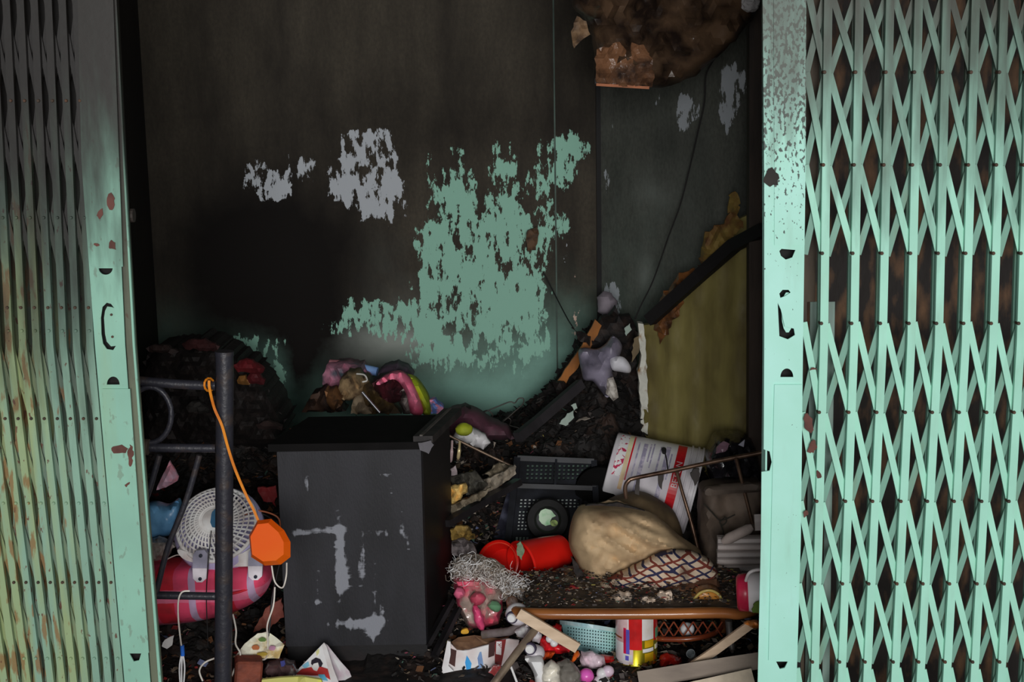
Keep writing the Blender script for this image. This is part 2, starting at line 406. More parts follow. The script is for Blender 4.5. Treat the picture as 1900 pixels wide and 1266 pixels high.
# ------------------------------------------------------------------ folding gates
def gate_material(name, soot0, soot1, sootc, rust, streaks, mint=(150, 204, 184), k=KN, speck=0.0, sootmax=1.0):
    m = bpy.data.materials.new(name); m.use_nodes = True; nt = m.node_tree; N = nt.nodes; L = nt.links; b = N['Principled BSDF']
    b.inputs['Roughness'].default_value = .5; b.inputs['Specular IOR Level'].default_value = .45
    tc = N.new('ShaderNodeTexCoord'); sp = N.new('ShaderNodeSeparateXYZ'); L.new(tc.outputs['Object'], sp.inputs[0])
    def nz(scale, st, det=6):
        mp = N.new('ShaderNodeMapping'); mp.inputs['Scale'].default_value = st; L.new(tc.outputs['Object'], mp.inputs[0])
        n = N.new('ShaderNodeTexNoise'); n.inputs['Scale'].default_value = scale; n.inputs['Detail'].default_value = det; L.new(mp.outputs[0], n.inputs[0]); return n.outputs[0]
    def rng(v, a, c, lo=0, hi=1):
        r = N.new('ShaderNodeMapRange'); r.inputs[1].default_value = a; r.inputs[2].default_value = c; r.inputs[3].default_value = lo; r.inputs[4].default_value = hi; L.new(v, r.inputs[0]); return r.outputs[0]
    def op(o, a, c):
        r = N.new('ShaderNodeMath'); r.operation = o; L.new(a, r.inputs[0]); 
        if isinstance(c, (int, float)): r.inputs[1].default_value = c
        else: L.new(c, r.inputs[1])
        return r.outputs[0]
    def mix(f, a, c):
        r = N.new('ShaderNodeMix'); r.data_type = 'RGBA'; L.new(f, r.inputs[0])
        for s, v in ((6, a), (7, c)):
            if isinstance(v, tuple): r.inputs[s].default_value = v
            else: L.new(v, r.inputs[s])
        return r.outputs[2]
    col = mix(rng(nz(6, (1, 1, 1)), .3, .7), albedo(mint, k), albedo(tuple(v * .93 for v in mint), k))
    g = nz(14, (2, 2, .4)); col = mix(rng(g, .55, .8, 0, streaks), col, albedo((105, 120, 95), k))
    if rust:
        rn = nz(22, (2.2, 2.2, .5)); lr = rng(op('MULTIPLY', sp.outputs[0], -1.0), .93, 1.16, 0, 1)
        yl = mix(rng(op('ADD', nz(5, (3, 3, .3)), rng(lr, 0, 1, -.12, .12)), .48, .66, 0, .6 * rust), col, albedo((138, 148, 92), k)); col = yl
        f = rng(op('ADD', rn, rng(lr, 0, 1, -.14, .06)), .60, .66, 0, .8 * rust); col = mix(f, col, albedo((118, 84, 46), k))
        f = rng(nz(50, (1.5, 1.5, .7)), .64, .68, 0, .9 * rust); col = mix(f, col, albedo((85, 48, 36), k))
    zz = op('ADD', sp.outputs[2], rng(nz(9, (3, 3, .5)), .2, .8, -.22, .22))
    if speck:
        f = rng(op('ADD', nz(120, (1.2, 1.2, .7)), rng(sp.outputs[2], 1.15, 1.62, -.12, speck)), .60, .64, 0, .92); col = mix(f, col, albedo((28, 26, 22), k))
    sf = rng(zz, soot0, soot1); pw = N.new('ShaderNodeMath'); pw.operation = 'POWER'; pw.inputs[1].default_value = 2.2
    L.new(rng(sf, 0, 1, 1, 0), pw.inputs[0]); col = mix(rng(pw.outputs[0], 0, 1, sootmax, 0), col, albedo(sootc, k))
    L.new(col, b.inputs['Base Color'])
    bp = N.new('ShaderNodeBump'); bp.inputs['Strength'].default_value = .15; bp.inputs['Distance'].default_value = .003
    L.new(nz(35, (1, 1, 1)), bp.inputs['Height']); L.new(bp.outputs[0], b.inputs['Normal'])
    return m
YG = 3.2
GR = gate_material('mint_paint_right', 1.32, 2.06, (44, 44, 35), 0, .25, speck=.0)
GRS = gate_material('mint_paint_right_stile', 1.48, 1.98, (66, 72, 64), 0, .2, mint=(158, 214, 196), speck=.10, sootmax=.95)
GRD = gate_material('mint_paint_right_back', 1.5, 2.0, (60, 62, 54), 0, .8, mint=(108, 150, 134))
GLm = gate_material('mint_dimmed_left', .90, 1.72, (22, 19, 16), 1, .5, mint=(120, 154, 136))  # left gate's mint is toned down in colour for the weaker light there
GLd = gate_material('mint_dimmed_left_back', .9, 1.6, (18, 15, 13), 1, .8, mint=(92, 110, 96))
GLS = gate_material('mint_dimmed_left_stile', 1.2, 1.82, (30, 27, 23), .35, .15, mint=(128, 174, 155))
bolt_m = mat('rusty_bolt', (52, 44, 36), KN, c2=(80, 55, 40), scale=30)
black_m = mat('hollow_black', (12, 10, 9), KN)
rustpatch = mat('bare_rust', (92, 56, 48), KN, c2=(60, 36, 30), scale=20)

def interp(row, y):
    ys = (0, 640, 1262)
    if y <= 640: t = (y - 0) / 640; return row[0] + (row[1] - row[0]) * t
    t = (y - 640) / 622; return row[1] + (row[2] - row[1]) * t
def up_pts(row, Y, ztop=2.35, zbot=.03, dy=0):
    ys = [-250, 0, 320, 640, 950, 1262, 1400]
    pts = [P(interp(row, y), y, Y) for y in ys]
    a, b = pts[0], pts[1]; pts[0] = a + (a - b) * ((ztop - a.z) / (a.z - b.z))
    a, b = pts[-1], pts[-2]; pts[-1] = a + (a - b) * ((zbot - a.z) / (a.z - b.z))
    return [p + Vector((0, dy, 0)) for p in pts]

rg = thing('folding_gate', 'mint green folding lattice gate drawn half across on the right', 'gate', P(1650, 1400, YG))
rows = [(1537, 1529, 1512), (1595, 1585, 1562), (1652, 1638, 1609), (1705, 1691, 1661), (1757, 1742, 1708), (1811, 1792, 1757), (1864, 1843, 1808), (1915, 1894, 1858), (1968, 1945, 1908), (2020, 1996, 1958)]
for r in rows:
    mb = MB(); mb.channel(up_pts(r, YG), .0185, .012); mb.build('upright', GR, rg)
    mb = MB(); mb.channel(up_pts(r, YG, dy=.034), .016, .012); mb.build('rear_upright', GRD, rg)
prow = [(-190, -20), (-20, 134), (134, 306), (306, 472), (598, 765), (765, 930), (930, 1083), (1083, 1228), (1240, 1400)]
srow = (1494, 1487, 1474)
cells = [srow] + rows
for ci in range(len(cells) - 1):
    A, B = cells[ci], cells[ci + 1]
    for (y0, y1) in prow:
        sh = (ci % 2) * 3
        for k, (u0, u1, dy) in enumerate(((A, B, .014), (B, A, .024))):
            p = P(interp(u0, y0) + (4 if k == 0 else -4), y0 + sh, YG + dy); q = P(interp(u1, y1) + (-4 if k == 0 else 4), y1 + sh, YG + dy)
            mb = MB(); mb.strap([p, q], .0150, .004, side=(1, 0, 0)); mb.build('lattice_bar', GR if k == 0 else GRD, rg)
for r in rows:
    for y in (134, 306, 470, 600, 765, 930, 1083, 1228):
        c = P(interp(r, y) - 6, y, YG + .002)
        mb = MB(); mb.lathe(c, (0, -1, 0), [(0.0, .006), (.0035, .006), (.0045, .003), (.0045, -.012)], 8); mb.build('bolt', bolt_m, rg)
mb = MB(); mb.box(P(1780, -215, YG) * 1 + Vector((.1, .02, 0)), (1.5, .06, .05)); mb.build('top_rail', GR, rg)
mb = MB(); mb.box((1.05, YG + .02, .015), (1.1, .07, .03)); mb.build('bottom_rail', GR, rg)
# leading stile with its lock openings
stl = [(1415, 0), (1417, 640), (1408, 1266)]; st_r = [(1496, 0), (1490, 640), (1478, 1266)]
def ell(cx, cy, rx, ry, a0=0, a1=360, n=14): return [(cx + rx * math.cos(math.radians(a0 + (a1 - a0) * i / n)), cy + ry * math.sin(math.radians(a0 + (a1 - a0) * i / n))) for i in range(n + (0 if a1 - a0 == 360 else 1))]
stile = Sl([(1412, -250), (1415, 0), (1418, 330), (1418, 640), (1417, 834), (1428, 838), (1432, 858), (1428, 874), (1413, 876), (1412, 1000), (1406, 1266), (1403, 1400), (1472, 1400), (1478, 1266), (1486, 1000), (1490, 640), (1495, 300), (1496, 0), (1498, -250)], YG - .004, .004,
     holes=[[(1446, 466), (1450, 462), (1476, 464), (1470, 478), (1458, 482), (1449, 475)], [(1446, 545), (1452, 538), (1463, 538), (1467, 543), (1456, 550), (1448, 553)],
            [(1443, 562), (1449, 575), (1456, 606), (1473, 610), (1475, 622), (1462, 630), (1446, 624)], ell(1460, 700, 12, 16, 180, 360), [(1440, 1228), (1462, 1228), (1456, 1240), (1447, 1242)]], step=60)
st = stile.build('stile', GRS, rg)
mb = MB(); mb.strap([P(1453, 1400, YG + .05), P(1456, 640, YG + .05), P(1458, -250, YG + .05)], .085, .003); mb.build('stile_back', black_m, rg)
mb = MB(); mb.strap([P(1414 - 1, 1400, YG + .03), P(1420, 640, YG + .03), P(1418, -250, YG + .03)], .004, .05); mb.build('stile_side', GRS, rg)
mb = Sl([(1437, 714), (1488, 714), (1476, 1226), (1426, 1226)], YG - .009, .004); mb.build('cover_plate', GRS, rg)
mb = Sl([(1435, -250), (1496, -250), (1493, 455), (1437, 455)], YG - .007, .002); mb.build('cover_plate', GRS, rg)
mb = Sl(ell(1461, 580, 11, 38), YG + .004, .003); mb.build('keyhole_plate', GRS, rg)
mb = Sl(ell(1432, 330, 14, 17), YG - .0085, .002, jag=4); b_ = mb.build('scorch_blister', mat('scorch', (38, 34, 30), KN), rg)
# folded sheet strips behind the stile
for (x0, x1, y0, y1, m_) in ((1490, 1503, -250, 1400, 'a'), (1505, 1524, -250, 560, 'a'), (1503, 1526, 560, 1400, 'b'), (1535, 1549, 560, 1400, 'b'), (1556, 1568, 900, 1400, 'b')):
    mm = mat('grimy_strip', (70, 60, 48), KN, c2=(36, 30, 25), scale=14, stretch=(2, 2, .4)) if m_ == 'a' else mat('grey_green_strip', (112, 132, 124), KN, c2=(74, 80, 72), scale=10, stretch=(2, 2, .4), mid=.6)
    mb = MB(); d = .09 + (x1 % 3) * .012
    mb.strap([P((x0 + x1) / 2 - 12, y1, YG + d), P((x0 + x1) / 2, y0, YG + d)], (x1 - x0) * S(3.3), .004); mb.build('folded_strip', mm, rg)
for (x, y, rx, ry) in ((1500, 785, 9, 16), (1507, 830, 7, 14), (1508, 685, 6, 5), (1518, 880, 4, 5), (1494, 955, 4, 6)):
    mb = Sl(ell(x, y, rx, ry), YG - .001, .002, jag=4, jstep=4, seed=x); mb.build('rust_flake', rustpatch, rg)

lg = thing('folding_gate', 'rust-streaked mint green gate folded together on the left', 'gate', P(120, 1400, YG))
lrows = []
for k in range(12):
    lrows.append((141 - 26 * k, 167 - 25 * k, 222 - 21.5 * k))
for r in lrows:
    mb = MB(); mb.channel(up_pts(r, YG), .0165, .014); mb.build('upright', GLm, lg)
    mb = MB(); mb.channel(up_pts((r[0] - 9, r[1] - 9, r[2] - 8), YG, dy=.03), .012, .012); mb.build('rear_upright', GLd, lg)
lprow = [(-150, 20), (20, 187), (187, 350), (350, 500), (614, 777), (777, 934), (934, 1081), (1081, 1222), (1222, 1370)]
for ci in range(len(lrows) - 1):
    B, A = lrows[ci], lrows[ci + 1]
    for (y0, y1) in lprow:
        for k, (u0, u1, dy) in enumerate(((A, B, .016), (B, A, .024))):
            mb = MB(); mb.strap([P(interp(u0, y0), y0 + ci % 3 * 2, YG + dy), P(interp(u1, y1), y1, YG + dy)], .011, .004); mb.build('lattice_bar', GLd, lg)
for r in lrows[:9]:
    for y in (187, 404, 571, 614, 777, 934, 1081, 1222):
        c = P(interp(r, y), y, YG - .001); mb = MB(); mb.lathe(c, (0, -1, 0), [(0, .004), (.003, .004), (.0038, .002), (.0038, -.01)], 8); mb.build('bolt', bolt_m if (y % 2) else GLm, lg)
mb = MB(); mb.strap([P(190, 1400, YG + .04), P(120, 640, YG + .045), P(100, -250, YG + .045)], .34, .004); 
mb.v = [v + Vector((-.1, .03, 0)) for v in mb.v]; mb.build('backing_sheet', GLd, lg)
mb = MB(); mb.box((-1.3, YG + .02, 2.37), (1.1, .06, .05)); mb.build('top_rail', GLd, lg)
mb = MB(); mb.box((-1.3, YG + .02, .015), (1.1, .07, .03)); mb.build('bottom_rail', GLd, lg)
stile = Sl([(140, -250), (144, 0), (151, 300), (176, 640), (203, 950), (231, 1266), (243, 1400), (290, 1400), (279, 1266), (254, 950), (232, 640), (216, 300), (203, 0), (196, -250)], YG - .004, .004,
   holes=[ell(196, 498, 13, 12, 0, 180), ell(210, 714, 12, 15, 180, 360),
          [(188, 620), (187, 590), (190, 570), (198, 562), (206, 564), (212, 572), (207, 570), (199, 569), (195, 577), (193, 590), (195, 620), (198, 634), (206, 643), (215, 642), (210, 650), (198, 648), (191, 638)], [(240, 1213), (262, 1213), (258, 1226), (248, 1228)]], step=60)
stile.build('stile', GLS, lg)
mb = MB(); mb.strap([P(258, 1400, YG + .03), P(203, 640, YG + .03), P(175, -250, YG + .03)], .08, .003); mb.build('stile_back', black_m, lg)
mb = Sl([(190, 722), (241, 722), (276, 1212), (228, 1212)], YG - .008, .004); mb.build('cover_plate', GLS, lg)
mb = Sl([(150, -250), (201, -250), (228, 495), (170, 495)], YG - .006, .002); mb.build('cover_plate', GLS, lg)
rim = gate_material('rim_metal', 1.0, 1.7, (28, 24, 20), .6, 1.0, mint=(98, 104, 86))
mb = Sl([(199, -250), (204, 0), (217, 300), (234, 640), (256, 950), (281, 1266), (292, 1400), (306, 1400), (299, 1266), (274, 950), (250, 640), (231, 300), (216, 0), (210, -250)], YG + .012, .02); mb.build('guide_channel', rim, lg)
mb = Sl([(210, -250), (216, 0), (231, 300), (250, 640), (274, 950), (299, 1266), (308, 1400), (304, 1400), (294, 1266), (270, 950), (246, 640), (228, 300), (213, 0), (206, -250)], YG + .006, .01); mb.build('guide_lip', GLS, lg)
for (x, y) in ((207, 584), (209, 625)):
    mb = MB(); mb.lathe(P(x, y, YG - .004), (0, -1, 0), [(0, .003), (.003, .003), (.003, -.004)], 8); mb.build('bolt', bolt_m, lg)
for (x, y, rx, ry) in ((222, 834, 16, 8), (242, 845, 5, 22), (186, 398, 4, 10), (205, 375, 7, 16), (236, 900, 5, 4), (178, 455, 3, 4), (208, 455, 5, 8)):
    mb = Sl(ell(x, y, rx, ry), YG - .0095, .0012, jag=3, jstep=4, seed=x); mb.build('rust_flake', rustpatch, lg)
mb = MB(); mb.lathe(P(233, 400, YG + .05), (1, 0, .0), [(.016, -.02), (.016, .02), (0, .02)], 12); mb.build('guide_roller', mat('roller', (50, 44, 40), KN), lg)
# ------------------------------------------------------------------ heap of charred debris
def gauss(x, y, cx, cy, rx, ry, a): return a * math.exp(-.5 * ((x - cx) / rx) ** 2 - .5 * ((y - cy) / ry) ** 2)
def H(x, y):
    prof = [(3.3, 0.0), (3.8, .0), (4.05, .06), (4.3, .17), (4.6, .33), (4.9, .41), (5.2, .34), (5.65, .24)]
    z = prof[-1][1]
    for i in range(len(prof) - 1):
        if y <= prof[i + 1][0]:
            t = max(0, (y - prof[i][0]) / (prof[i + 1][0] - prof[i][0])); z = prof[i][1] + (prof[i + 1][1] - prof[i][1]) * t; break
    if x > -.14:
        w = min(1, (x + .14) / .08); prof2 = [(3.3, 0), (4.35, .0), (4.6, .12), (4.9, .36), (5.3, .40), (5.65, .30)]
        z2 = prof2[-1][1]
        for i in range(len(prof2) - 1):
            if y <= prof2[i + 1][0]:
                t = max(0, (y - prof2[i][0]) / (prof2[i + 1][0] - prof2[i][0])); z2 = prof2[i][1] + (prof2[i + 1][1] - prof2[i][1]) * t; break
        z = z * (1 - w) + z2 * w
    if x < -.45 and y < 4.4: z *= .35
    z += gauss(x, y, -1.20, 5.0, .15, .22, .36) + gauss(x, y, -.98, 4.9, .07, .15, .05) + gauss(x, y, -1.08, 4.1, .16, .15, .13) + gauss(x, y, .34, 5.28, .10, .2, .34) + gauss(x, y, .15, 5.25, .11, .2, .10)
    z += gauss(x, y, -.55, 4.95, .16, .2, .08) + gauss(x, y, -.75, 4.7, .3, .2, .03)
    return max(z, 0)
def heap_limits(y):
    return CL + .02, (.97 if y < 4.74 else CR + (5.6 - y) / .88 * (.99 - CR) - .02)
def heap_pt(u, v):
    y = 3.69 + 1.88 * v; xl, xr = heap_limits(y); x = xl + (xr - xl) * u
    q = Vector((x * 7, y * 7, 1.3)); h = H(x, y); am = min(1, h / .12) 
    n1 = noise.fractal(q, .7, 2.2, 5); n2 = abs(noise.noise(Vector((x * 26, y * 26, 4)))) 
    return Vector((x, y, max(.004, h + am * (.035 * n1 + .035 * n2 - .02)) + .004 * n2))
mb = MB(); mb.grid(heap_pt, 250, 230)
char = mat('charred_debris', (13, 11, 10), KM, c2=(38, 27, 22), scale=16, edge=.12, mid=.6, bump=1.0, bs=45, detail=9)
heap = mb.build('debris_heap', char, None, local=True)
tagged(heap, 'heap of charred black debris covering the floor between the walls', 'debris', kind='stuff')

# small scraps strewn over the heap
pal = [((34, 26, 22), 9), ((18, 16, 15), 14), ((96, 84, 70), 5), ((150, 140, 128), 2.6), ((66, 60, 58), 6), ((112, 34, 32), 1.0), ((86, 56, 34), 4), ((150, 70, 90), .6), ((60, 84, 74), .8), ((120, 112, 60), .8), ((84, 92, 120), .6)]
pm = [mat('scrap_%s' % n, c, KM, bump=0, rough=.8, scale=30) for n, (c, w) in zip(('brown', 'black', 'tan', 'paper', 'grey', 'red', 'wood', 'pink', 'green', 'olive', 'blue'), pal)]
ws = [w for c, w in pal]
def scatter(name, n, fx, label, size=(.008, .03), seed=1, weights=None):
    rnd = random.Random(seed); mb = MB()
    for i in range(n):
        x, y = fx(rnd); mi = rnd.choices(range(len(pal)), weights or ws)[0]
        a = rnd.uniform(0, 6.28); L = rnd.uniform(*size); W = L * rnd.uniform(.15, .9); tilt = rnd.uniform(-.9, .9)
        y = max(3.72, min(5.52, y)); xl, xr = heap_limits(y); x = max(xl + .03, min(xr - .03, x)); z = heap_pt((x - xl) / (xr - xl), (y - 3.69) / 1.88).z + rnd.uniform(.0, .014)
        R = Matrix.Rotation(a, 3, 'Z') @ Matrix.Rotation(tilt, 3, 'X') @ Matrix.Rotation(rnd.uniform(-.7, .7), 3, 'Y')
        b = rnd.uniform(-.3, .3) * L; t = .0012
        top = [(-L / 2, -W / 2, 0), (0, -W / 2 * rnd.uniform(.6, 1.3), b), (L / 2, -W / 2 * rnd.uniform(.3, 1), 0), (L / 2, W / 2, 0), (0, W / 2, b), (-L / 2, W / 2 * rnd.uniform(.3, 1), 0)]
        vs = [Vector((x, y, z)) + R @ Vector(p) for p in top] + [Vector((x, y, z - t)) + R @ Vector(p) for p in top]
        mb.add(vs, [(0, 1, 4, 5), (1, 2, 3, 4), (11, 10, 7, 6), (10, 9, 8, 7), (0, 6, 7, 1), (1, 7, 8, 2), (2, 8, 9, 3), (3, 9, 10, 4), (4, 10, 11, 5), (5, 11, 6, 0)], mi)
    o = mb.build(name, pm, None, local=True); tagged(o, label, 'scraps', kind='stuff')
scatter('burnt_scraps', 3800, lambda r: (r.uniform(-.36, .12), r.triangular(3.75, 5.1, 4.3)), 'burnt paper and plastic scraps strewn right of the black cabinet', seed=2)
scatter('burnt_scraps', 2600, lambda r: (r.uniform(-1.25, -.55), r.uniform(3.6, 5.0)), 'dark burnt scraps strewn around the bed frame on the left', seed=3, weights=[9, 20, 2, .8, 3, 1.6, 5, .5, .5, .6, .4])
scatter('burnt_scraps', 2600, lambda r: (r.uniform(.0, .82), r.uniform(3.7, 4.5)), 'small scraps and shards strewn under the low table', seed=4)
scatter('burnt_scraps', 2600, lambda r: (r.uniform(-.1, .75), r.uniform(4.6, 5.4)), 'black flakes covering the tall charred heap at the back', seed=5, size=(.015, .05), weights=[5, 50, .3, .2, .7, 0, 1.2, 0, .2, 0, 0])
scatter('burnt_scraps', 1800, lambda r: (r.gauss(-1.12, .13), r.gauss(4.85, .13)), 'black flakes on the charred mound behind the bed frame', seed=6, size=(.015, .05), weights=[5, 50, .2, .1, .5, .3, 1, 0, .1, 0, 0])

K2, K3 = .46, .37
# ------------------------------------------------------------------ bed frame
blk = mat('scorched_black_paint', (34, 34, 40), .55, c2=(52, 44, 40), scale=25, edge=.1, mid=.62, rough=.42, bump=.4, bs=80, spec=.5)
YBED = 3.55
bed = thing('bed_frame', 'scorched black metal bed end with round post and curved bars', 'bed', P(415, 1330, YBED))
mb = MB(); mb.tube([P(416, 654, YBED), P(417, 700, YBED), P(416, 960, YBED), P(414, 1266, YBED), P(413, 1320, YBED)], .0232, 20); 
mb.v = [Vector((v.x, v.y, max(v.z, .0))) for v in mb.v]; mb.build('post', blk, bed, smooth=True)
mb = MB(); mb.tube([P(416, 660, YBED), P(416, 652, YBED)], .0245, 20); mb.build('post_cap', blk, bed, smooth=True)
def rail(pts, r, nm='rail'):
    mb = MB(); mb.tube(curve_pts(pts, 6), r, 12); mb.build(nm, blk, bed, smooth=True)
rail([P(180, 700, YBED), P(260, 707, YBED), P(330, 713, YBED), P(400, 716, YBED)], .0125)
rail([P(180, 829, YBED), P(300, 831, YBED), P(400, 832, YBED)], .0115)
rail([P(180, 1103, YBED), P(300, 1105, YBED), P(402, 1107, YBED)], .0105)
ring = [P(278 + 40 * math.cos(a), 770 + 52 * math.sin(a), YBED) for a in [math.radians(k * 15) for k in range(24)]]
mb = MB(); mb.tube(ring, .0075, 10, closed=True); mb.build('ring', blk, bed, smooth=True)
rail([P(370, 845, YBED), P(345, 930, YBED), P(312, 1015, YBED), P(290, 1100, YBED)], .0078, 'spindle')
rail([P(296, 845, YBED), P(280, 900, YBED), P(262, 960, YBED), P(240, 1100, YBED)], .0078, 'spindle')
rail([P(230, 845, YBED), P(222, 900, YBED), P(205, 960, YBED), P(190, 1100, YBED)], .0078, 'spindle')
mb = MB(); mb.tube([P(264, 829, YBED - .012), P(276, 830, YBED - .012)], .021, 14); mb.build('joint_collar', mat('collar', (72, 62, 52), K2), bed, smooth=True)
for a in (-1.05, -1.28):
    pass
mb = MB(); mb.tube([P(180, 1330, YBED), P(179, 700, YBED)], .0232, 16); mb.v = [Vector((v.x, v.y, max(v.z, .0))) for v in mb.v]; mb.build('post', blk, bed, smooth=True)

# orange case hanging on its strap
org = mat('orange_plastic', (228, 84, 8), .62, c2=(214, 72, 6), rough=.38, bump=.05, scale=5)
oc = thing('hanging_case', 'bright orange eight-sided plastic case hanging from the bed rail', 'case', P(500, 1050, 3.46))
def case(mb, s=1, y0=0, y1=0):
    o = [(478, 966), (503, 963), (527, 984), (539, 1006), (539, 1034), (521, 1048), (491, 1050), (466, 1034), (462, 994)]
    cx, cy = 500, 1007
    fr = [(cx + (x - cx) * .80 - 5, cy + (y - cy) * .82) for x, y in o]
    ring0 = [P(x, y, 3.50) for x, y in o]; ring1 = [P(x, y, 3.475) for x, y in o]; ring2 = [P(x, y, 3.455) for x, y in fr]
    n = len(o); mb.add(ring0 + ring1 + ring2, [tuple(range(n - 1, -1, -1)), tuple(range(2 * n, 3 * n))] + [(k * n + i, k * n + (i + 1) % n, (k + 1) * n + (i + 1) % n, (k + 1) * n + i) for k in (0, 1) for i in range(n)])
mb = MB(); case(mb); mb.build('case_body', org, oc)
mb = MB(); cp = [V3 for V3 in [P(388, 706, 3.50), P(389, 722, 3.50), P(398, 758, 3.51), P(412, 790, 3.50), P(423, 830, 3.50), P(436, 870, 3.50), P(455, 915, 3.50), P(470, 945, 3.49), P(480, 968, 3.48)]]
mb.strap(curve_pts(cp, 5), .0068, .0035); mb.build('strap', mat('orange_strap', (235, 120, 20), .62, rough=.6, bump=.1), oc)
mb = MB(); mb.tube([P(388 + 9 * math.cos(a), 714 + 12 * math.sin(a), 3.533 + .022 * math.cos(a * 1)) for a in [k * .5 for k in range(13)]], .003, 8); mb.build('strap_loop', MATS['orange_strap'], oc)

# ------------------------------------------------------------------ cushion, fan and cloths behind the bed end
cm = mat('cushion_cloth', (196, 60, 88), K2, c2=(176, 28, 44), scale=9, edge=.05, mid=.5, bump=.3)
# checked print: broad bands of grey, pink and red
def check_mat(name, k, cols, sx, sy, rot=0.0):
    m = bpy.data.materials.new(name); m.use_nodes = True; nt = m.node_tree; N = nt.nodes; L = nt.links; b = N['Principled BSDF']; b.inputs['Roughness'].default_value = .75
    tc = N.new('ShaderNodeTexCoord'); mp = N.new('ShaderNodeMapping'); mp.inputs['Scale'].default_value = (sx, sx, sy); mp.inputs['Rotation'].default_value = (0, rot, 0)
    L.new(tc.outputs['Object'], mp.inputs[0]); sp = N.new('ShaderNodeSeparateXYZ'); L.new(mp.outputs[0], sp.inputs[0])
    def band(o, w, ph):
        a = N.new('ShaderNodeMath'); a.operation = 'ADD'; a.inputs[1].default_value = ph + 50; L.new(o, a.inputs[0])
        f = N.new('ShaderNodeMath'); f.operation = 'FRACT'; L.new(a.outputs[0], f.inputs[0])
        l = N.new('ShaderNodeMath'); l.operation = 'LESS_THAN'; l.inputs[1].default_value = w; L.new(f.outputs[0], l.inputs[0]); return l.outputs[0]
    def mix(f, a, c):
        r = N.new('ShaderNodeMix'); r.data_type = 'RGBA'; L.new(f, r.inputs[0])
        for s, v in ((6, a), (7, c)):
            if isinstance(v, tuple): r.inputs[s].default_value = v
            else: L.new(v, r.inputs[s])
        return r.outputs[2]
    c = albedo(cols[0], k)
    for (axis, w, ph, cc) in cols[1:]:
        c = mix(band(sp.outputs[axis], w, ph), c, albedo(cc, k))
    n = N.new('ShaderNodeTexNoise'); n.inputs['Scale'].default_value = 14; n.inputs['Detail'].default_value = 6; L.new(tc.outputs['Object'], n.inputs[0])
    r = N.new('ShaderNodeMapRange'); r.inputs[1].default_value = .5; r.inputs[2].default_value = .75; r.inputs[4].default_value = .5; L.new(n.outputs[0], r.inputs[0])
    c = mix(r.outputs[0], c, albedo((34, 26, 24), k)); L.new(c, b.inputs['Base Color']); MATS[name] = m; return m
pink = check_mat('pink_checked_cloth', K2, [(172, 52, 80), (0, .30, .1, (160, 26, 40)), (2, .30, .0, (186, 84, 108)), (0, .12, .55, (140, 118, 142))], 6, 8)
cu = thing('cushion', 'pink and red checked cushion under the white fan', 'cushion', P(400, 1160, 3.85))
mb = Sl([(240, 1052), (300, 1048), (380, 1046), (440, 1046), (480, 1048), (497, 1062), (500, 1085), (480, 1112), (440, 1134), (400, 1146), (350, 1156), (300, 1160), (240, 1160)], 3.86, .06, step=9, puff=.09, puff_r=34, smooth=True, wr=.008, wf=.03, jstep=8)
mb.build('cover', pink, cu, smooth=True)
mb = MB(); mb.tube(curve_pts([P(240, 1100, 3.76), P(330, 1103, 3.755), (P(430, 1102, 3.76)), P(490, 1078, 3.80)], 6), .004, 8); mb.build('piping', mat('piping', (150, 20, 34), K2), cu, smooth=True)

fanw = mat('fan_white', (178, 172, 170), K2, c2=(150, 142, 138), rough=.4, bump=.1, scale=20)
fanl = mat('fan_lavender', (140, 136, 165), K2, c2=(118, 114, 140), rough=.4, bump=.05, scale=8)
fan = thing('electric_fan', 'white and lavender electric fan lying face up on the pink cushion', 'fan', P(405, 1050, 3.80))
fc = P(402, 974, 3.86); fn = Vector((-.04, -.74, .67)).normalized(); fu = Vector((1, 0, 0)); fu = (fu - fn * fu.dot(fn)).normalized(); fv = fn.cross(fu)
RX = 76 * S(3.86)
mb = MB(); mb.lathe(fc - fn * .055, fn, [(0, 0), (RX * 1.10, 0), (RX * 1.16, .012), (RX * 1.14, .035), (RX * 1.02, .05), (RX * .98, .03), (0, .03)], 48, ref=fu); mb.build('housing', fanl, fan, smooth=True)
def dome(r): return .004 + .034 * math.sqrt(max(0, 1 - (r / RX) ** 2))
mb = MB(); mb.tube([fc + (fu * math.cos(a) + fv * math.sin(a)) * RX for a in [k * math.pi / 24 for k in range(48)]], .006, 8, closed=True); mb.build('cage_rim', fanw, fan, smooth=True)
for q, rr in enumerate((.38, .5, .62, .74, .86)):
    mb = MB(); mb.tube([fc + (fu * math.cos(a) + fv * math.sin(a)) * RX * rr + fn * dome(RX * rr) for a in [k * math.pi / 20 for k in range(40)]], .0024, 6, closed=True); mb.build('cage_ring', fanw, fan)
for k in range(44):
    a = k * 2 * math.pi / 44
    mb = MB(); mb.strap([fc + (fu * math.cos(a + s * .35) + fv * math.sin(a + s * .35)) * RX * (.3 + .7 * s) + fn * dome(RX * (.3 + .7 * s)) for s in (0, .25, .5, .75, 1)], .0052, .002, side=fn.cross(Vector((math.cos(a), 0, math.sin(a))))); mb.build('cage_bar', fanw, fan)
mb = MB(); mb.lathe(fc, fn, [(RX * .30, .030), (RX * .31, .036), (RX * .26, .041), (0, .043)], 28, ref=fu); mb.build('cage_hub', fanw, fan, smooth=True)
mb = MB()
for k in range(3):
    a0 = k * 2.1 + .4
    mb.grid(lambda u, v: fc - fn * .012 + (fu * math.cos(a0 + u * 1.2) + fv * math.sin(a0 + u * 1.2)) * RX * (.12 + .7 * v) + fn * (.016 * (u - .5)), 6, 4)
mb.build('blades', mat('fan_blade', (150, 146, 152), K2), fan)['kind'] = 'stuff'
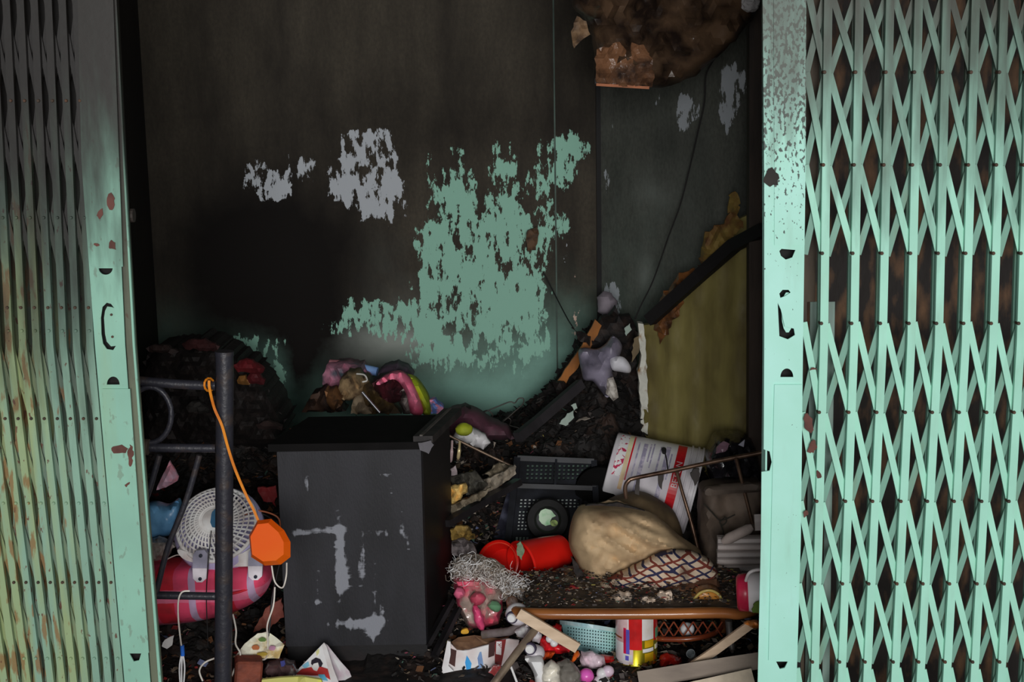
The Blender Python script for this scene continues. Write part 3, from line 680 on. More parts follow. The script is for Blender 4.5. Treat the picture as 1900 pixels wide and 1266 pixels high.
mb = Sl([(330, 1020), (345, 1040), (400, 1050), (470, 1050), (482, 1030), (478, 1010), (440, 1030), (370, 1030)], 3.80, .03, smooth=True, jstep=8, puff=.006, puff_r=6); mb.build('base', fanw, fan, smooth=True)
for x in (371, 474):
    y0 = 1022 if x < 400 else 1018
    o1 = [(x - 13, y0 + 8), (x - 7, y0), (x + 8, y0 - 1), (x + 14, y0 + 6), (x + 13, y0 + 34), (x - 14, y0 + 34)]
    o2 = [(x - 14, y0 + 33), (x + 13, y0 + 33), (x + 12, y0 + 52), (x + 4, y0 + 59), (x - 6, y0 + 59), (x - 13, y0 + 52)]
    br = Sl(o1, 3.745, .012).build('bracket', mat('bracket_grey', (128, 126, 142), .55, rough=.4, bump=0), fan)
    Sl(o2, 3.742, .012).build('bracket_tip', mat('bracket_white', (186, 180, 186), .55, rough=.4, bump=0), br)
    for (sx, sy) in ((x + 1, y0 + 10), (x, y0 + 53)):
        mb = MB(); mb.lathe(P(sx, sy, 3.739), (0, -1, 0), [(0, .002), (.005, .001), (.005, -.003)], 10); mb.build('screw', mat('dark_screw', (20, 24, 36), K2), br)
mb = Sl([(393, 950), (399, 945), (402, 980), (394, 978), (390, 970)], 3.80, .003, jag=1, jstep=5); one('cloth_scrap', mb, mat('teal_rag', (30, 70, 96), K2), 'dark blue rag caught on the fan cage beside the bed post', 'cloth')
blue = mat('blue_bag', (84, 128, 160), K2, c2=(50, 92, 130), rough=.3, scale=15, bump=.3)
mb = Sl([(268, 945), (285, 935), (310, 940), (330, 930), (335, 960), (328, 985), (300, 998), (268, 1000)], 3.97, .03, puff=.04, puff_r=22, step=7, wr=.012, wf=.06, smooth=True); one('plastic_bag', mb, blue, 'light blue plastic bag between the gate and the fan', 'bag', smooth=True)
mb = Sl([(292, 902), (315, 856), (331, 886), (329, 893), (308, 905), (290, 910)], 4.15, .01, puff=.02, puff_r=12, step=7, wr=.008, wf=.08, jag=1); one('cloth', mb, mat('pale_pink_cloth', (208, 140, 156), K2, c2=(190, 90, 100), scale=30), 'crumpled pale pink flowered cloth standing above the blue bag', 'cloth')
mb = Sl([(270, 1008), (292, 998), (310, 1004), (325, 1015), (315, 1030), (290, 1045), (270, 1045)], 3.9, .02, puff=.03, puff_r=12, step=6, wr=.012, wf=.1, jag=2); one('plastic_wrap', mb, mat('clear_wrap', (128, 122, 116), K2, c2=(60, 52, 48), rough=.15, scale=30), 'crumpled clear wrapping below the blue bag', 'wrapping')
mb = Sl([(300, 1200), (305, 1188), (322, 1180), (320, 1198), (310, 1204)], 3.72, .004, jag=1); one('paper_scrap', mb, mat('white_paper', (190, 176, 170), K2), 'small torn white paper scrap below the pink cushion', 'paper')
mb = Sl([(433, 1120), (440, 1145), (520, 1060), (528, 1110), (525, 1150), (500, 1175), (455, 1175)][:0] or [(470, 1172), (492, 1130), (522, 1112), (526, 1145), (500, 1165)], 4.0, .01, wr=.008, step=10, jag=2); one('cloth', mb, mat('rust_cloth', (110, 62, 50), K2, c2=(80, 34, 34)), 'rusty red cloth hanging beside the cabinet left edge', 'cloth')
mb = Sl([(500, 905), (512, 900), (512, 940), (490, 930), (478, 905)], 4.2, .01, wr=.008, step=8, jag=3); one('cloth', mb, mat('dark_red_cloth', (92, 20, 22), K2), 'dark red cloth scrap left of the black cabinet', 'cloth')

def wire(pts, r, m, label, cat='cable', nm='cable', Y=None, group=None):
    mb = MB(); mb.tube(curve_pts([P(p[0], p[1], p[2] if len(p) > 2 else Y) for p in pts], 6), r, 8)
    return one(nm, mb, m, label, cat, group, smooth=True)
wcab = mat('white_cable', (176, 168, 160), K2, rough=.4, bump=0); bcab = mat('black_cable', (18, 17, 18), K2, rough=.4, bump=0); brcab = mat('brown_cable', (120, 62, 34), K2, rough=.4, bump=0)
cb = thing('taped_cable', 'white twin cable bound with blue tape hanging below the bed rail', 'cable', P(338, 1266, 3.53))
mb = MB(); mb.tube(curve_pts([P(352, 1097, 3.53), P(338, 1099, 3.525), (P(331, 1115, 3.525)), P(331, 1150, 3.53), P(336, 1195, 3.53), P(338, 1200, 3.53)], 6), .0024, 8); mb.build('cable_upper', wcab, cb, smooth=True)
mb = MB(); mb.tube([P(338, 1198, 3.53), P(339, 1217, 3.53)], .0055, 10); mb.build('blue_tape', mat('blue_tape', (24, 84, 170), K2), cb, smooth=True)
for dx in (-3, 0, 4):
    mb = MB(); mb.tube(curve_pts([P(338 + dx * .4, 1214, 3.53), P(337 + dx * 1.4, 1240, 3.53), P(337 + dx * .8, 1275, 3.54)], 6), .0022, 8); mb.build('cable_strand', mat('white_strand', (205, 198, 205), K2, bump=0), cb, smooth=True)
wire([(504, 1050, 3.5), (510, 1080, 3.5), (524, 1091, 3.5), (531, 1070, 3.5), (532, 1045, 3.52)], .0022, wcab, 'white cable looping under the orange case')
wire([(510, 1090, 3.8), (507, 1125, 3.78), (496, 1160, 3.78), (497, 1190, 3.75), (494, 1222, 3.72), (470, 1224, 3.72)], .0025, wcab, 'white cable running down beside the cabinet left edge')
wire([(432, 1140, 3.7), (438, 1170, 3.7), (437, 1195, 3.7), (446, 1215, 3.7), (436, 1240, 3.68), (430, 1255, 3.67)], .0026, wcab, 'white cable dangling just right of the bed post')
wire([(398, 1222, 3.68), (380, 1230, 3.68), (370, 1245, 3.68), (376, 1264, 3.68)], .0026, wcab, 'short white cable curling left of the bed post foot')
wire([(435, 935, 3.95), (450, 955, 3.9), (480, 948, 3.9), (515, 960, 3.9), (520, 985, 3.9)], .0028, brcab, 'brown cable lying over the fan cage')
wire([(432, 915, 3.95), (455, 945, 3.9), (490, 955, 3.9), (517, 975, 3.88), (516, 1000, 3.9)], .0024, bcab, 'black cable looping from the fan to the cabinet')
wire([(520, 1040, 3.85), (505, 1110, 3.8), (498, 1180, 3.77), (482, 1205, 3.75), (455, 1214, 3.74)], .0026, bcab, 'black cable running down over the printed sheet')
wire([(392, 985, 3.74), (386, 1050, 3.72), (383, 1110, 3.72), (386, 1200, 3.72)], .0016, bcab, 'thin black cord hanging left of the bed post')
wire([(310, 1038, 3.86), (330, 1030, 3.84), (348, 1036, 3.8)], .0018, wcab, 'thin white cord end beside the fan')

# charred bedding mound on the left and its cloths
mb = Sl([(262, 700), (266, 672), (290, 648), (322, 640), (352, 646), (368, 628), (400, 640), (424, 654), (446, 670), (468, 684), (490, 712), (512, 744), (530, 780), (524, 830), (262, 830)], 4.75, .22, step=8, jag=5, jstep=5, puff=.12, puff_r=40, wr=.06, wf=.03, seed=3)
one('charred_bedding', mb, mat('charred_bedding', (15, 12, 11), K3, c2=(26, 20, 18), scale=22, mid=.62, bump=1, bs=60), 'mound of charred bedding behind the bed end', 'bedding')
rnd = random.Random(5)
for i, (x, y, w, h, c, lb) in enumerate(((300, 648, 60, 14, (34, 24, 22), 'charred rag on the left slope of the bedding mound'), (372, 640, 70, 20, (46, 22, 22), 'dark maroon rag on top of the bedding mound'), (462, 680, 56, 24, (70, 14, 18), 'red cloth fold on the right slope of the bedding mound'), (474, 702, 34, 22, (54, 10, 14), 'deep red cloth fold below the red one'), (452, 706, 26, 16, (90, 60, 26), 'small brown scrap beside the red cloth'), (366, 756, 44, 20, (38, 36, 34), 'grey ash flake inside the ring of the bed end'), (500, 790, 50, 14, (40, 30, 28), 'brown ash flake between mound and cabinet'))):
    pts = [(x - w / 2, y), (x - w * .25, y - h * .55), (x + w * .1, y - h * .5), (x + w * .5, y + h * .2), (x + w * .45, y + h * .55), (x, y + h * .5), (x - w * .4, y + h * .4)]
    mb = Sl(pts, 4.60 if x > 330 else 4.62, .02, step=7, jag=2, puff=.02, puff_r=10, wr=.012, wf=.08, seed=i); one('burnt_cloth', mb, mat('rag_%d' % i, c, K3, scale=30), lb, 'cloth')
# ------------------------------------------------------------------ black cabinet
def cabinet_material():
    m = mat('cabinet_black', (26, 26, 30), K2, c2=(17, 17, 20), scale=6, stretch=(2, 2, .6), rough=.55, bump=.15, bs=120)
    nt = m.node_tree; N = nt.nodes; L = nt.links; b = N['Principled BSDF']; old = b.inputs['Base Color'].links[0].from_socket
    tc = N.new('ShaderNodeTexCoord'); at = N.new('ShaderNodeAttribute'); at.attribute_name = 'scratch'
    def nz(st, sc):
        mp = N.new('ShaderNodeMapping'); mp.inputs['Scale'].default_value = st; L.new(tc.outputs['Object'], mp.inputs[0])
        n = N.new('ShaderNodeTexNoise'); n.inputs['Scale'].default_value = sc; n.inputs['Detail'].default_value = 8; L.new(mp.outputs[0], n.inputs[0]); return n.outputs[0]
    def op(o, a, c):
        r = N.new('ShaderNodeMath'); r.operation = o; L.new(a, r.inputs[0])
        if isinstance(c, (int, float)): r.inputs[1].default_value = c
        else: L.new(c, r.inputs[1])
        return r.outputs[0]
    nn = op('ADD', op('MULTIPLY', op('MAXIMUM', nz((6, 6, .8), 9), nz((.9, .9, 6), 9)), 1.0), op('MULTIPLY', nz((1, 1, 1), 60), .5))
    f = op('ADD', at.outputs['Fac'], nn)
    r = N.new('ShaderNodeMapRange'); r.inputs[1].default_value = 1.16; r.inputs[2].default_value = 1.30; L.new(f, r.inputs[0])
    mx = N.new('ShaderNodeMix'); mx.data_type = 'RGBA'; L.new(r.outputs[0], mx.inputs[0]); L.new(old, mx.inputs[6]); mx.inputs[7].default_value = albedo((98, 100, 106), K2)
    L.new(mx.outputs[2], b.inputs['Base Color']); return m
cabm = cabinet_material()
FL, FR = P(500, 820, 3.90), P(783, 822, 3.90); ztop = (FL.z + FR.z) / 2
BRp = at_z(836, 768, ztop); back = BRp - FR; back.z = 0
cab = thing('cabinet', 'scratched black cabinet standing in the middle of the debris', 'cabinet', ((FL.x + FR.x) / 2, 4.1, 0))
wv = (FR - FL); wv.z = 0
A0 = Vector((FL.x, FL.y, 0)) + wv * .045; W = wv * .945; B0 = back
def cbox(mb, u0, u1, v0, v1, z0, z1, mi=0):
    c = lambda u, v, z: A0 + W * u + B0 * v + Vector((0, 0, z))
    vs = [c(u0, v0, z0), c(u1, v0, z0), c(u1, v1, z0), c(u0, v1, z0), c(u0, v0, z1), c(u1, v0, z1), c(u1, v1, z1), c(u0, v1, z1)]
    mb.add(vs, [(3, 2, 1, 0), (4, 5, 6, 7), (0, 1, 5, 4), (1, 2, 6, 5), (2, 3, 7, 6), (3, 0, 4, 7)], mi)
sidem = mat('cabinet_side_shaded', (13, 12, 13), K2, c2=(30, 9, 10), scale=3, edge=.1, mid=.66, rough=.5, bump=.1)  # sides blacker than the front: their shade is put into the colour
topm = mat('cabinet_top_shaded', (12, 11, 11), K2, spec=.12, rough=.8, bump=.2)  # top colour darkened for the frontal light, besides its soot
mb = MB(); cbox(mb, .0, .05, .06, 1, .07, ztop - .02); cbox(mb, .95, 1.0, .06, 1, .07, ztop - .02); cbox(mb, .05, .95, .95, 1, .07, ztop - .02); cbox(mb, .05, .95, .06, .95, .07, .09)
cb_ = mb.build('carcass', sidem, cab)
mb = MB(); cbox(mb, .0, 1.0, .03, 1, .0, .07); mb.build('plinth', sidem, cab)
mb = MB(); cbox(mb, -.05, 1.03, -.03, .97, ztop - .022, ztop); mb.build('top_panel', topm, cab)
mb = MB(); cbox(mb, .955, 1.09, -.02, 1.02, ztop - .006, ztop + .016); mb.build('top_edge_strip', mat('strip_black', (26, 24, 24), K2, c2=(44, 40, 38)), cab)
mb = MB(); cbox(mb, 1.0, 1.02, -.02, 1.0, ztop + .016, ztop + .020); mb.build('top_edge_trim', mat('trim_grey', (66, 62, 58), K2), cab)
# front panel with scratch field
mb = MB(); nx, nz_ = 70, 100
c = lambda u, v, z: A0 + W * u + B0 * v + Vector((0, 0, z))
mb.grid(lambda u, v: c(u, .0, .062 + (ztop - .022 - .066) * v), nx, nz_)
nfront = len(mb.v)
cbx = MB(); cbox(mb, 0, 1.0, .004, .058, .064, ztop - .024)
fp = mb.build('front_panel', cabm, cab)
SCR = [(630, 1010, 7, 50, .55), (600, 985, 40, 5, .4), (637, 1075, 10, 22, .5), (650, 1160, 50, 8, .45), (690, 1152, 30, 6, .4), (695, 1120, 5, 60, .28), (745, 975, 5, 22, .42), (757, 1010, 5, 20, .36), (568, 898, 5, 16, .4), (715, 882, 12, 4, .45), (590, 1090, 5, 30, .35), (600, 1118, 30, 4, .36), (672, 1050, 6, 36, .34), (700, 990, 30, 8, .34), (512, 930, 4, 14, .5), (560, 990, 18, 4, .36), (725, 920, 4, 40, .25), (640, 1060, 60, 70, .12), (690, 1170, 14, 14, .4), (710, 1130, 4, 16, .4), (550, 1010, 4, 30, .25)]
me = fp.data; at = me.attributes.new('scratch', 'FLOAT', 'POINT'); f = np.zeros(len(me.vertices))
for i, v in enumerate(me.vertices):
    x, y = proj(v.co); f[i] = sum(a * math.exp(-.5 * ((x - cx) / rx) ** 2 - .5 * ((y - cy) / ry) ** 2) for cx, cy, rx, ry, a in SCR)
at.data.foreach_set('value', f.astype(np.float32))
# loose black boards leaning at the cabinet's foot on the right
bb = mat('black_board', (18, 17, 18), K2, c2=(32, 30, 32), rough=.4)
for i, (x0, y0, x1, y1, lb) in enumerate(((812, 1210, 850, 1130, 'black board leaning at the foot of the cabinet, nearest of two'), (798, 1190, 838, 1115, 'black board leaning at the foot of the cabinet, behind the other'))):
    mb = MB(); mb.strap([P(x0 - 6, y0 + 8, 3.86 + i * .05), P(x1, y1, 3.98 + i * .05)], .03, .012, side=(.7, .1, .7)); one('board', mb, bb, lb, 'board')
mb = Sl([(776, 822), (800, 817), (804, 828), (795, 842), (780, 836)], 3.872, .006, jag=1.5, jstep=5); one('scorched_wrap', mb, mat('pale_scuff', (74, 72, 76), K2), 'grey scuffed plastic corner guard on the cabinet front corner', 'corner guard')

# ------------------------------------------------------------------ clothes piled behind the cabinet
CL_ = [
 ([(598, 695), (606, 678), (640, 673), (672, 680), (690, 700), (660, 740), (615, 745), (600, 725)], 4.95, (118, 78, 92), (50, 60, 66), 'faded pink patterned cloth at the back of the clothes pile'),
 ([(700, 700), (710, 683), (735, 677), (755, 684), (766, 700), (740, 715), (705, 718)], 4.96, (66, 54, 66), (30, 24, 30), 'dusky purple cloth hump at the top of the clothes pile'),
 ([(628, 735), (630, 706), (645, 693), (665, 693), (678, 708), (676, 728), (660, 742), (640, 744)], 4.80, (116, 98, 72), (48, 36, 26), 'scorched tan bag bulging left in the clothes pile'),
 ([(560, 765), (575, 735), (600, 722), (622, 735), (640, 765)], 4.80, (44, 30, 22), (20, 14, 12), 'dark brown charred cloth at the left foot of the clothes pile'),
 ([(604, 728), (618, 726), (630, 742), (632, 756), (618, 764), (606, 745)], 4.72, (92, 62, 36), (40, 28, 20), 'singed orange-brown cloth scrap in the clothes pile'),
 ([(650, 768), (655, 742), (668, 736), (690, 768)], 4.74, (110, 98, 80), (70, 60, 48), 'dirty cream cloth below the tan bag'),
 ([(670, 768), (676, 700), (690, 712), (720, 735), (745, 768)], 4.78, (60, 46, 24), (26, 20, 14), 'shiny olive brown wrap in the middle of the clothes pile'),
 ([(690, 712), (706, 702), (738, 700), (748, 715), (744, 745), (726, 750), (704, 735)], 4.74, (50, 13, 19), (26, 10, 14), 'maroon cloth in the middle of the clothes pile'),
 ([(738, 702), (752, 700), (764, 720), (768, 768), (748, 768), (738, 735)], 4.76, (52, 44, 42), (150, 140, 136), 'black and white torn cloth beside the pink towel'),
]
for i, (o_, Y, c1, c2, lb) in enumerate(CL_):
    mb = Sl(o_, Y, .10, step=7, jag=2, jstep=6, puff=.025, puff_r=12, wr=.06, wf=.08, seed=i + 3, smooth=False)
    one('cloth' if 'bag' not in lb else 'cloth_bag', mb, mat('pile_cloth_%d' % i, c1, K3, c2=c2, scale=18, edge=.12, mid=.56, bump=.6), lb, 'cloth', 'clothes piled behind the cabinet', smooth=True)
mb = Sl([(698, 712), (712, 700), (732, 692), (748, 694), (765, 712), (778, 742), (784, 768), (763, 768), (755, 735), (742, 712), (728, 704), (706, 714)], 4.66, .04, step=7, puff=.03, puff_r=10, wr=.03, wf=.08, smooth=True)
one('towel', mb, mat('pink_towel', (196, 84, 104), K3, c2=(160, 60, 84), scale=20), 'coral pink towel curving over the clothes pile', 'towel', 'clothes piled behind the cabinet', smooth=True)
mb = Sl([(752, 700), (770, 704), (784, 720), (795, 740), (799, 768), (784, 768), (776, 738), (764, 716)], 4.70, .05, step=7, puff=.03, puff_r=9, wr=.008, wf=.06, smooth=True)
one('towel', mb, mat('green_towel', (114, 128, 22), K3, c2=(84, 92, 20), scale=20), 'olive green towel along the right side of the pink towel', 'towel', 'clothes piled behind the cabinet', smooth=True)
mb = Sl([(796, 742), (806, 742), (822, 755), (824, 768), (798, 768)], 4.72, .04, step=7, puff=.02, puff_r=8, jag=1); one('cloth', mb, mat('blue_pink_cloth', (70, 90, 140), K3, c2=(170, 100, 120), scale=40, edge=.04), 'small blue and pink cloth at the right foot of the clothes pile', 'cloth', 'clothes piled behind the cabinet')
rl = thing('rolled_mat', 'rolled pink and blue mat on top of the clothes pile', 'mat', P(655, 690, 5.0))
mb = MB(); mb.tube([P(612, 674, 5.02), P(640, 677, 5.01), P(668, 683, 5.0)], [.014, .016, .016], 12); mb.build('pink_end', mat('dusty_pink', (112, 70, 76), K3), rl, smooth=True)
mb = MB(); mb.tube([P(668, 683, 5.0), P(700, 690, 4.99)], .0165, 12); mb.build('blue_end', mat('sky_blue', (92, 122, 178), K3), rl, smooth=True)
hg = thing('coat_hanger', 'white plastic hook and chrome bar of a hanger in the clothes pile', 'hanger', P(690, 745, 4.66))
mb = MB(); mb.tube(curve_pts([P(662, 694, 4.68), P(676, 696, 4.66), P(681, 706, 4.64), P(672, 709, 4.63)], 6), .003, 8); mb.build('hook', mat('white_plastic', (196, 194, 180), K3, rough=.3, bump=0), hg, smooth=True)
mb = MB(); mb.tube([P(672, 728, 4.62), P(705, 766, 4.60)], .0048, 10); mb.build('bar', mat('chrome', (190, 190, 200), .6, metal=.9, rough=.25, bump=0), hg, smooth=True)

# right of the pile: wine cloth, white cloth, olive ball, wire hangers
mb = Sl([(822, 775), (838, 762), (862, 756), (890, 768), (915, 785), (945, 800), (955, 815), (900, 820), (850, 818), (826, 800)], 4.86, .08, step=8, jag=2, jstep=7, puff=.05, puff_r=20, wr=.03, wf=.05, seed=11)
one('cloth', mb, mat('wine_cloth', (66, 38, 48), K3, c2=(44, 28, 34), scale=14), 'wine coloured cloth spread right of the cabinet top', 'cloth', smooth=True)
mb = Sl([(848, 768), (862, 752), (874, 756), (878, 766), (868, 774)], 4.88, .02, step=5, jag=3, jstep=4, puff=.015, puff_r=6); one('charred_scrap', mb, mat('char_black', (14, 12, 12), K3), 'charred black tuft on top of the wine cloth', 'scrap')
mb = Sl([(840, 812), (848, 796), (866, 792), (880, 798), (900, 808), (910, 822), (898, 834), (884, 830), (860, 820), (844, 824)], 4.66, .03, step=6, jag=1.5, jstep=6, puff=.025, puff_r=14, wr=.03, wf=.08, seed=12)
one('cloth', mb, mat('white_cloth', (190, 186, 192), K2, c2=(150, 146, 150), scale=14), 'crumpled white cloth just right of the cabinet top', 'cloth', smooth=True)
mb = MB(); mb.lump(P(861, 797, 4.60), (.030, .03, .022), 4, .12, 1.5, 3); one('ball', mb, mat('olive_ball', (118, 126, 26), K3, c2=(84, 90, 24)), 'olive green rag ball on the white cloth', 'rag', smooth=True)
hm = mat('hanger_wire', (24, 22, 20), K3, c2=(50, 46, 42), metal=.2, rough=.35, bump=0)
HGR = [([(896, 766), (925, 754), (946, 746), (955, 748), (962, 740), (971, 740), (970, 750), (955, 764), (938, 779), (925, 790)], 'dark wire clothes hanger standing up against the wall'),
       ([(893, 766), (905, 762), (914, 770), (912, 778), (918, 786)], 'bent wire hanger hook beside the wine cloth'),
       ([(925, 788), (940, 776), (948, 780), (945, 790)], 'small wire loop below the upright hanger'),
       ([(918, 786), (945, 790), (968, 796)], 'pale wire lying flat right of the hangers')]
for i, (pts, lb) in enumerate(HGR): wire(pts, .0024, hm, lb, 'hanger', 'wire_hanger', Y=5.0 + .02 * i, group='wire hangers by the wall')
wire([(832, 808), (880, 832), (930, 856), (952, 866)], .0045, mat('rusty_rod', (84, 70, 58), K3, metal=.5, rough=.4), 'thin rusty rod lying slantwise below the white cloth', 'rod', 'rod', Y=4.5)
for i, (x, y, h, c, lb) in enumerate(((838, 838, 22, (150, 130, 130), 'pale spoon-shaped strip hanging below the rod, left one'), (852, 836, 18, (190, 160, 120), 'shiny brass strip below the rod'))):
    mb = MB(); mb.tube(curve_pts([P(x + 1, y - h * .9, 4.42), P(x, y, 4.40), P(x - 2, y + h * .9, 4.41)], 4), [.004] * 4 + [.006] * 4 + [.003], 10); one('metal_strip', mb, mat('strip_%d' % i, c, K2, metal=.4 * i, rough=.25), lb, 'strip', smooth=True)
# debris pieces right of the cabinet
DB = [
 ([(833, 905), (864, 898), (868, 912), (850, 930), (833, 938)], 4.28, (168, 140, 82), 'yellow-tan torn cardboard right of the cabinet edge'),
 ([(836, 886), (880, 875), (905, 902), (890, 915), (866, 918), (868, 900), (838, 902)], 4.34, (52, 50, 44), 'dark olive sheet above the yellow cardboard'),
 ([(880, 900), (925, 880), (955, 862), (958, 880), (930, 900), (900, 918)], 4.40, (112, 104, 92), 'crumpled grey-tan netting between rod and black crate'),
 ([(900, 880), (925, 860), (950, 866), (945, 885), (918, 890)], 4.46, (84, 76, 62), 'small brown crumpled wrap beside the netting'),
 ([(834, 940), (870, 925), (910, 905), (900, 922), (860, 942), (836, 958)], 4.24, (88, 80, 66), 'grey-brown paper strip above the black beam'),
 ([(836, 985), (850, 975), (872, 980), (882, 1000), (860, 1006), (838, 1002)], 4.15, (104, 84, 40), 'ochre foam scrap right of the cabinet'),
 ([(836, 870), (846, 866), (850, 880), (838, 890)], 4.36, (120, 110, 112), 'pale torn scrap touching the cabinet edge'),
 ([(838, 1005), (862, 1000), (880, 1012), (884, 1030), (850, 1034), (838, 1028)], 4.12, (80, 74, 74), 'grey crumpled wrap above the white fluff'),
]
for i, (o_, Y, c, lb) in enumerate(DB):
    mb = Sl(o_, Y, .012, step=6, jag=2.2, jstep=5, puff=.012, puff_r=8, wr=.03, wf=.12, seed=i + 30)
    one('crumpled_scrap', mb, mat('crumple_%d' % i, c, K2, c2=tuple(v * .45 for v in c), scale=26, edge=.08, bump=.6), lb, 'scrap', 'crumpled pieces right of the cabinet')
mb = MB(); mb.strap([P(828, 972, 4.16), P(890, 935, 4.3), P(962, 894, 4.46)], .022, .03, side=(0, .2, 1)); one('charred_timber', mb, bb, 'charred black beam slanting from the cabinet to the crate', 'timber')
# ------------------------------------------------------------------ black crate with disc
ck = mat('crate_black', (15, 16, 19), K2, c2=(24, 26, 31), rough=.5, bump=.1, scale=20, spec=.3)
cr = thing('plastic_crate', 'black perforated plastic crate propped up right of the cabinet', 'crate', P(1020, 1030, 4.5))
A_ = [(960, 852), (1102, 856), (1112, 1022), (945, 1008)]
def crY(u, v): return 4.52 + (1030 - v) / 180 * .22
def quad_holes(x0, y0, x1, y1, nx, ny, gx, gy, skew=0.0):
    hs = []; dx = (x1 - x0) / nx; dy = (y1 - y0) / ny
    for i in range(nx):
        for j in range(ny):
            a = x0 + dx * i + gx / 2; b = y0 + dy * j + gy / 2; s = -skew * (b - y0)
            hs.append([(a + s, b), (a + dx - gx + s, b), (a + dx - gx + s - skew * (dy - gy), b + dy - gy), (a + s - skew * (dy - gy), b + dy - gy)])
    return hs
hol = quad_holes(976, 862, 1094, 892, 14, 4, 4, 3, .06) 
mb = Sl([(964, 850), (1100, 856), (1106, 902), (960, 898)], crY, .006, holes=hol); mb.build('upper_grille', ck, cr)
hol = quad_holes(964, 926, 1086, 944, 16, 3, 3.6, 2.4, .08) + quad_holes(962, 948, 982, 986, 3, 6, 3.2, 2.4, .1) + quad_holes(1070, 946, 1086, 960, 2, 2, 3, 2.4, .1) + quad_holes(956, 996, 982, 1010, 4, 1, 2.4, 2, .08)
mb = Sl([(956, 904), (1108, 910), (1106, 1030), (1040, 1028), (944, 1008)], crY, .006, holes=hol); mb.build('lower_grille', ck, cr)
sgreen = mat('mint_paper_behind', (170, 210, 184), K2, c2=(80, 112, 96), scale=22, edge=.2)
mb = Sl([(968, 858), (1096, 862), (1098, 894), (966, 892)], lambda u, v: crY(u, v) + .018, .004); mb.build('liner', mat('dim_liner', (62, 78, 70), K2, c2=(30, 36, 34), scale=22), cr)
mb = Sl([(960, 924), (1094, 926), (1090, 960), (986, 962), (982, 1012), (950, 1008)], lambda u, v: crY(u, v) + .018, .004); mb.build('liner', sgreen, cr)
for pts, w in (([(960, 850), (942, 1010)], .022), ([(1102, 856), (1110, 1026)], .02), ([(960, 850), (1102, 856)], .018), ([(944, 1009), (1040, 1028), (1108, 1030)], .02), ([(956, 901), (1106, 906)], .016), ([(1032, 852), (1030, 902)], .008)):
    mb = MB(); mb.strap([P(x, y, crY(x, y) - .012) for x, y in pts], w, .022, side=(1, 0, .01) if abs(pts[0][0] - pts[-1][0]) < 30 else (0, .2, 1)); mb.build('frame_bar', ck, cr)
for i in range(5):
    x = 1000 + i * 6; Sl([(x, 1006), (x + 3.6, 1006), (x + 3.4, 1011), (x - .4, 1011)], lambda u, v: crY(u, v) - .026, .002).build('highlight_mark', mat('highlight_mark', (190, 190, 196), K2, bump=0), cr)  # small white marks paint in the highlights on the crate's lower edge
mb = Sl([(944, 905), (958, 904), (945, 1008), (912, 1002), (920, 985)], lambda u, v: crY(u, v) + .05, .006); mb.build('side_wall', mat('crate_side', (30, 30, 38), K2, c2=(58, 60, 72), rough=.25, scale=30), cr)
dc = P(1016, 965, 4.55); dn = Vector((0, -.95, .3)).normalized()
dd = thing('disc_drum', 'round black drum with a pale green disc on the black crate', 'drum', dc)
R_ = 42 * S(4.55)
mb = MB(); mb.lathe(dc, dn, [(R_ * .52, -.02), (R_, -.02), (R_, .012), (R_ * .92, .022), (R_ * .62, .026), (R_ * .52, .018), (R_ * .52, -.02)], 40); mb.build('ring', mat('matt_black', (10, 10, 10), K2, rough=.7), dd, smooth=True)
mb = MB(); mb.lathe(dc, dn, [(0, -.005), (R_ * .54, -.005), (R_ * .54, -.012), (0, -.012)], 32); mb.build('well', mat('smoky_grey', (26, 28, 30), K2, rough=.6, bump=0), dd, smooth=True)
gd = [(1000, 955), (1003, 948), (1012, 944), (1022, 947), (1031, 957), (1024, 961), (1020, 968), (1022, 974), (1012, 976), (1005, 972), (1000, 965)]
mb = Sl(gd, 4.545, .004, jag=.8, jstep=4); mb.build('green_disc', mat('glossy_green', (152, 196, 150), K2, c2=(104, 150, 110), rough=.15, scale=40), dd)
mb = Sl(ell(1028, 971, 7, 6), 4.545, .004); mb.build('small_disc', mat('olive_disc', (120, 140, 80), K2, c2=(40, 40, 30), scale=80), dd)
mb = MB(); mb.lathe(P(1112, 912, 4.66), Vector((-.1, -.9, .25)).normalized(), [(0, .012), (.05, .016), (.082, .01), (.09, -.02), (.07, -.07), (0, -.08)], 36); one('charred_pot', mb, mat('pot_black', (6, 6, 6), K2, rough=.8, spec=.1), 'charred black pot lying between the crate and the white bucket', 'pot', smooth=True)

# ------------------------------------------------------------------ tall charred heap: plank, bags
wood_o = mat('orange_brown_wood', (110, 66, 22), K3, c2=(52, 30, 14), scale=14, stretch=(1, 1, .6), edge=.2)
mb = Sl([(1103, 596), (1118, 602), (1100, 640), (1066, 690), (1050, 712), (1036, 708), (1048, 688), (1080, 640)], 5.12, .02, jag=2, jstep=10); one('burnt_plank', mb, wood_o, 'orange-brown burnt plank along the left slope of the charred heap', 'plank')
chb = mat('char_flake', (12, 10, 10), K3, c2=(30, 22, 18), scale=30, bump=.8)
SP = [([(1104, 600), (1116, 592), (1130, 588), (1146, 574), (1150, 590), (1168, 584), (1176, 600), (1184, 620), (1178, 660), (1185, 720), (1190, 800), (1120, 800), (1100, 720), (1090, 670)], 5.14, 'charred upright panel with a jagged top between plank and ochre board', .06, 'charred_slab'),
      ([(1060, 604), (1072, 612), (1098, 628), (1094, 642), (1080, 634)], 5.1, 'charred shard pointing up left of the plank', .01, 'charred_shard'),
      ([(1024, 708), (1046, 712), (1060, 720), (1060, 760), (1010, 800), (985, 812), (1005, 780), (1036, 738)], 5.08, 'charred black board below the plank', .03, 'charred_board')]
for i, (o_, Y, lb, th, nm) in enumerate(SP):
    mb = Sl(o_, Y, th, step=12, jag=4, jstep=7, wr=.04, wf=.04, seed=i + 50); one(nm, mb, chb, lb, nm.split('_')[1])
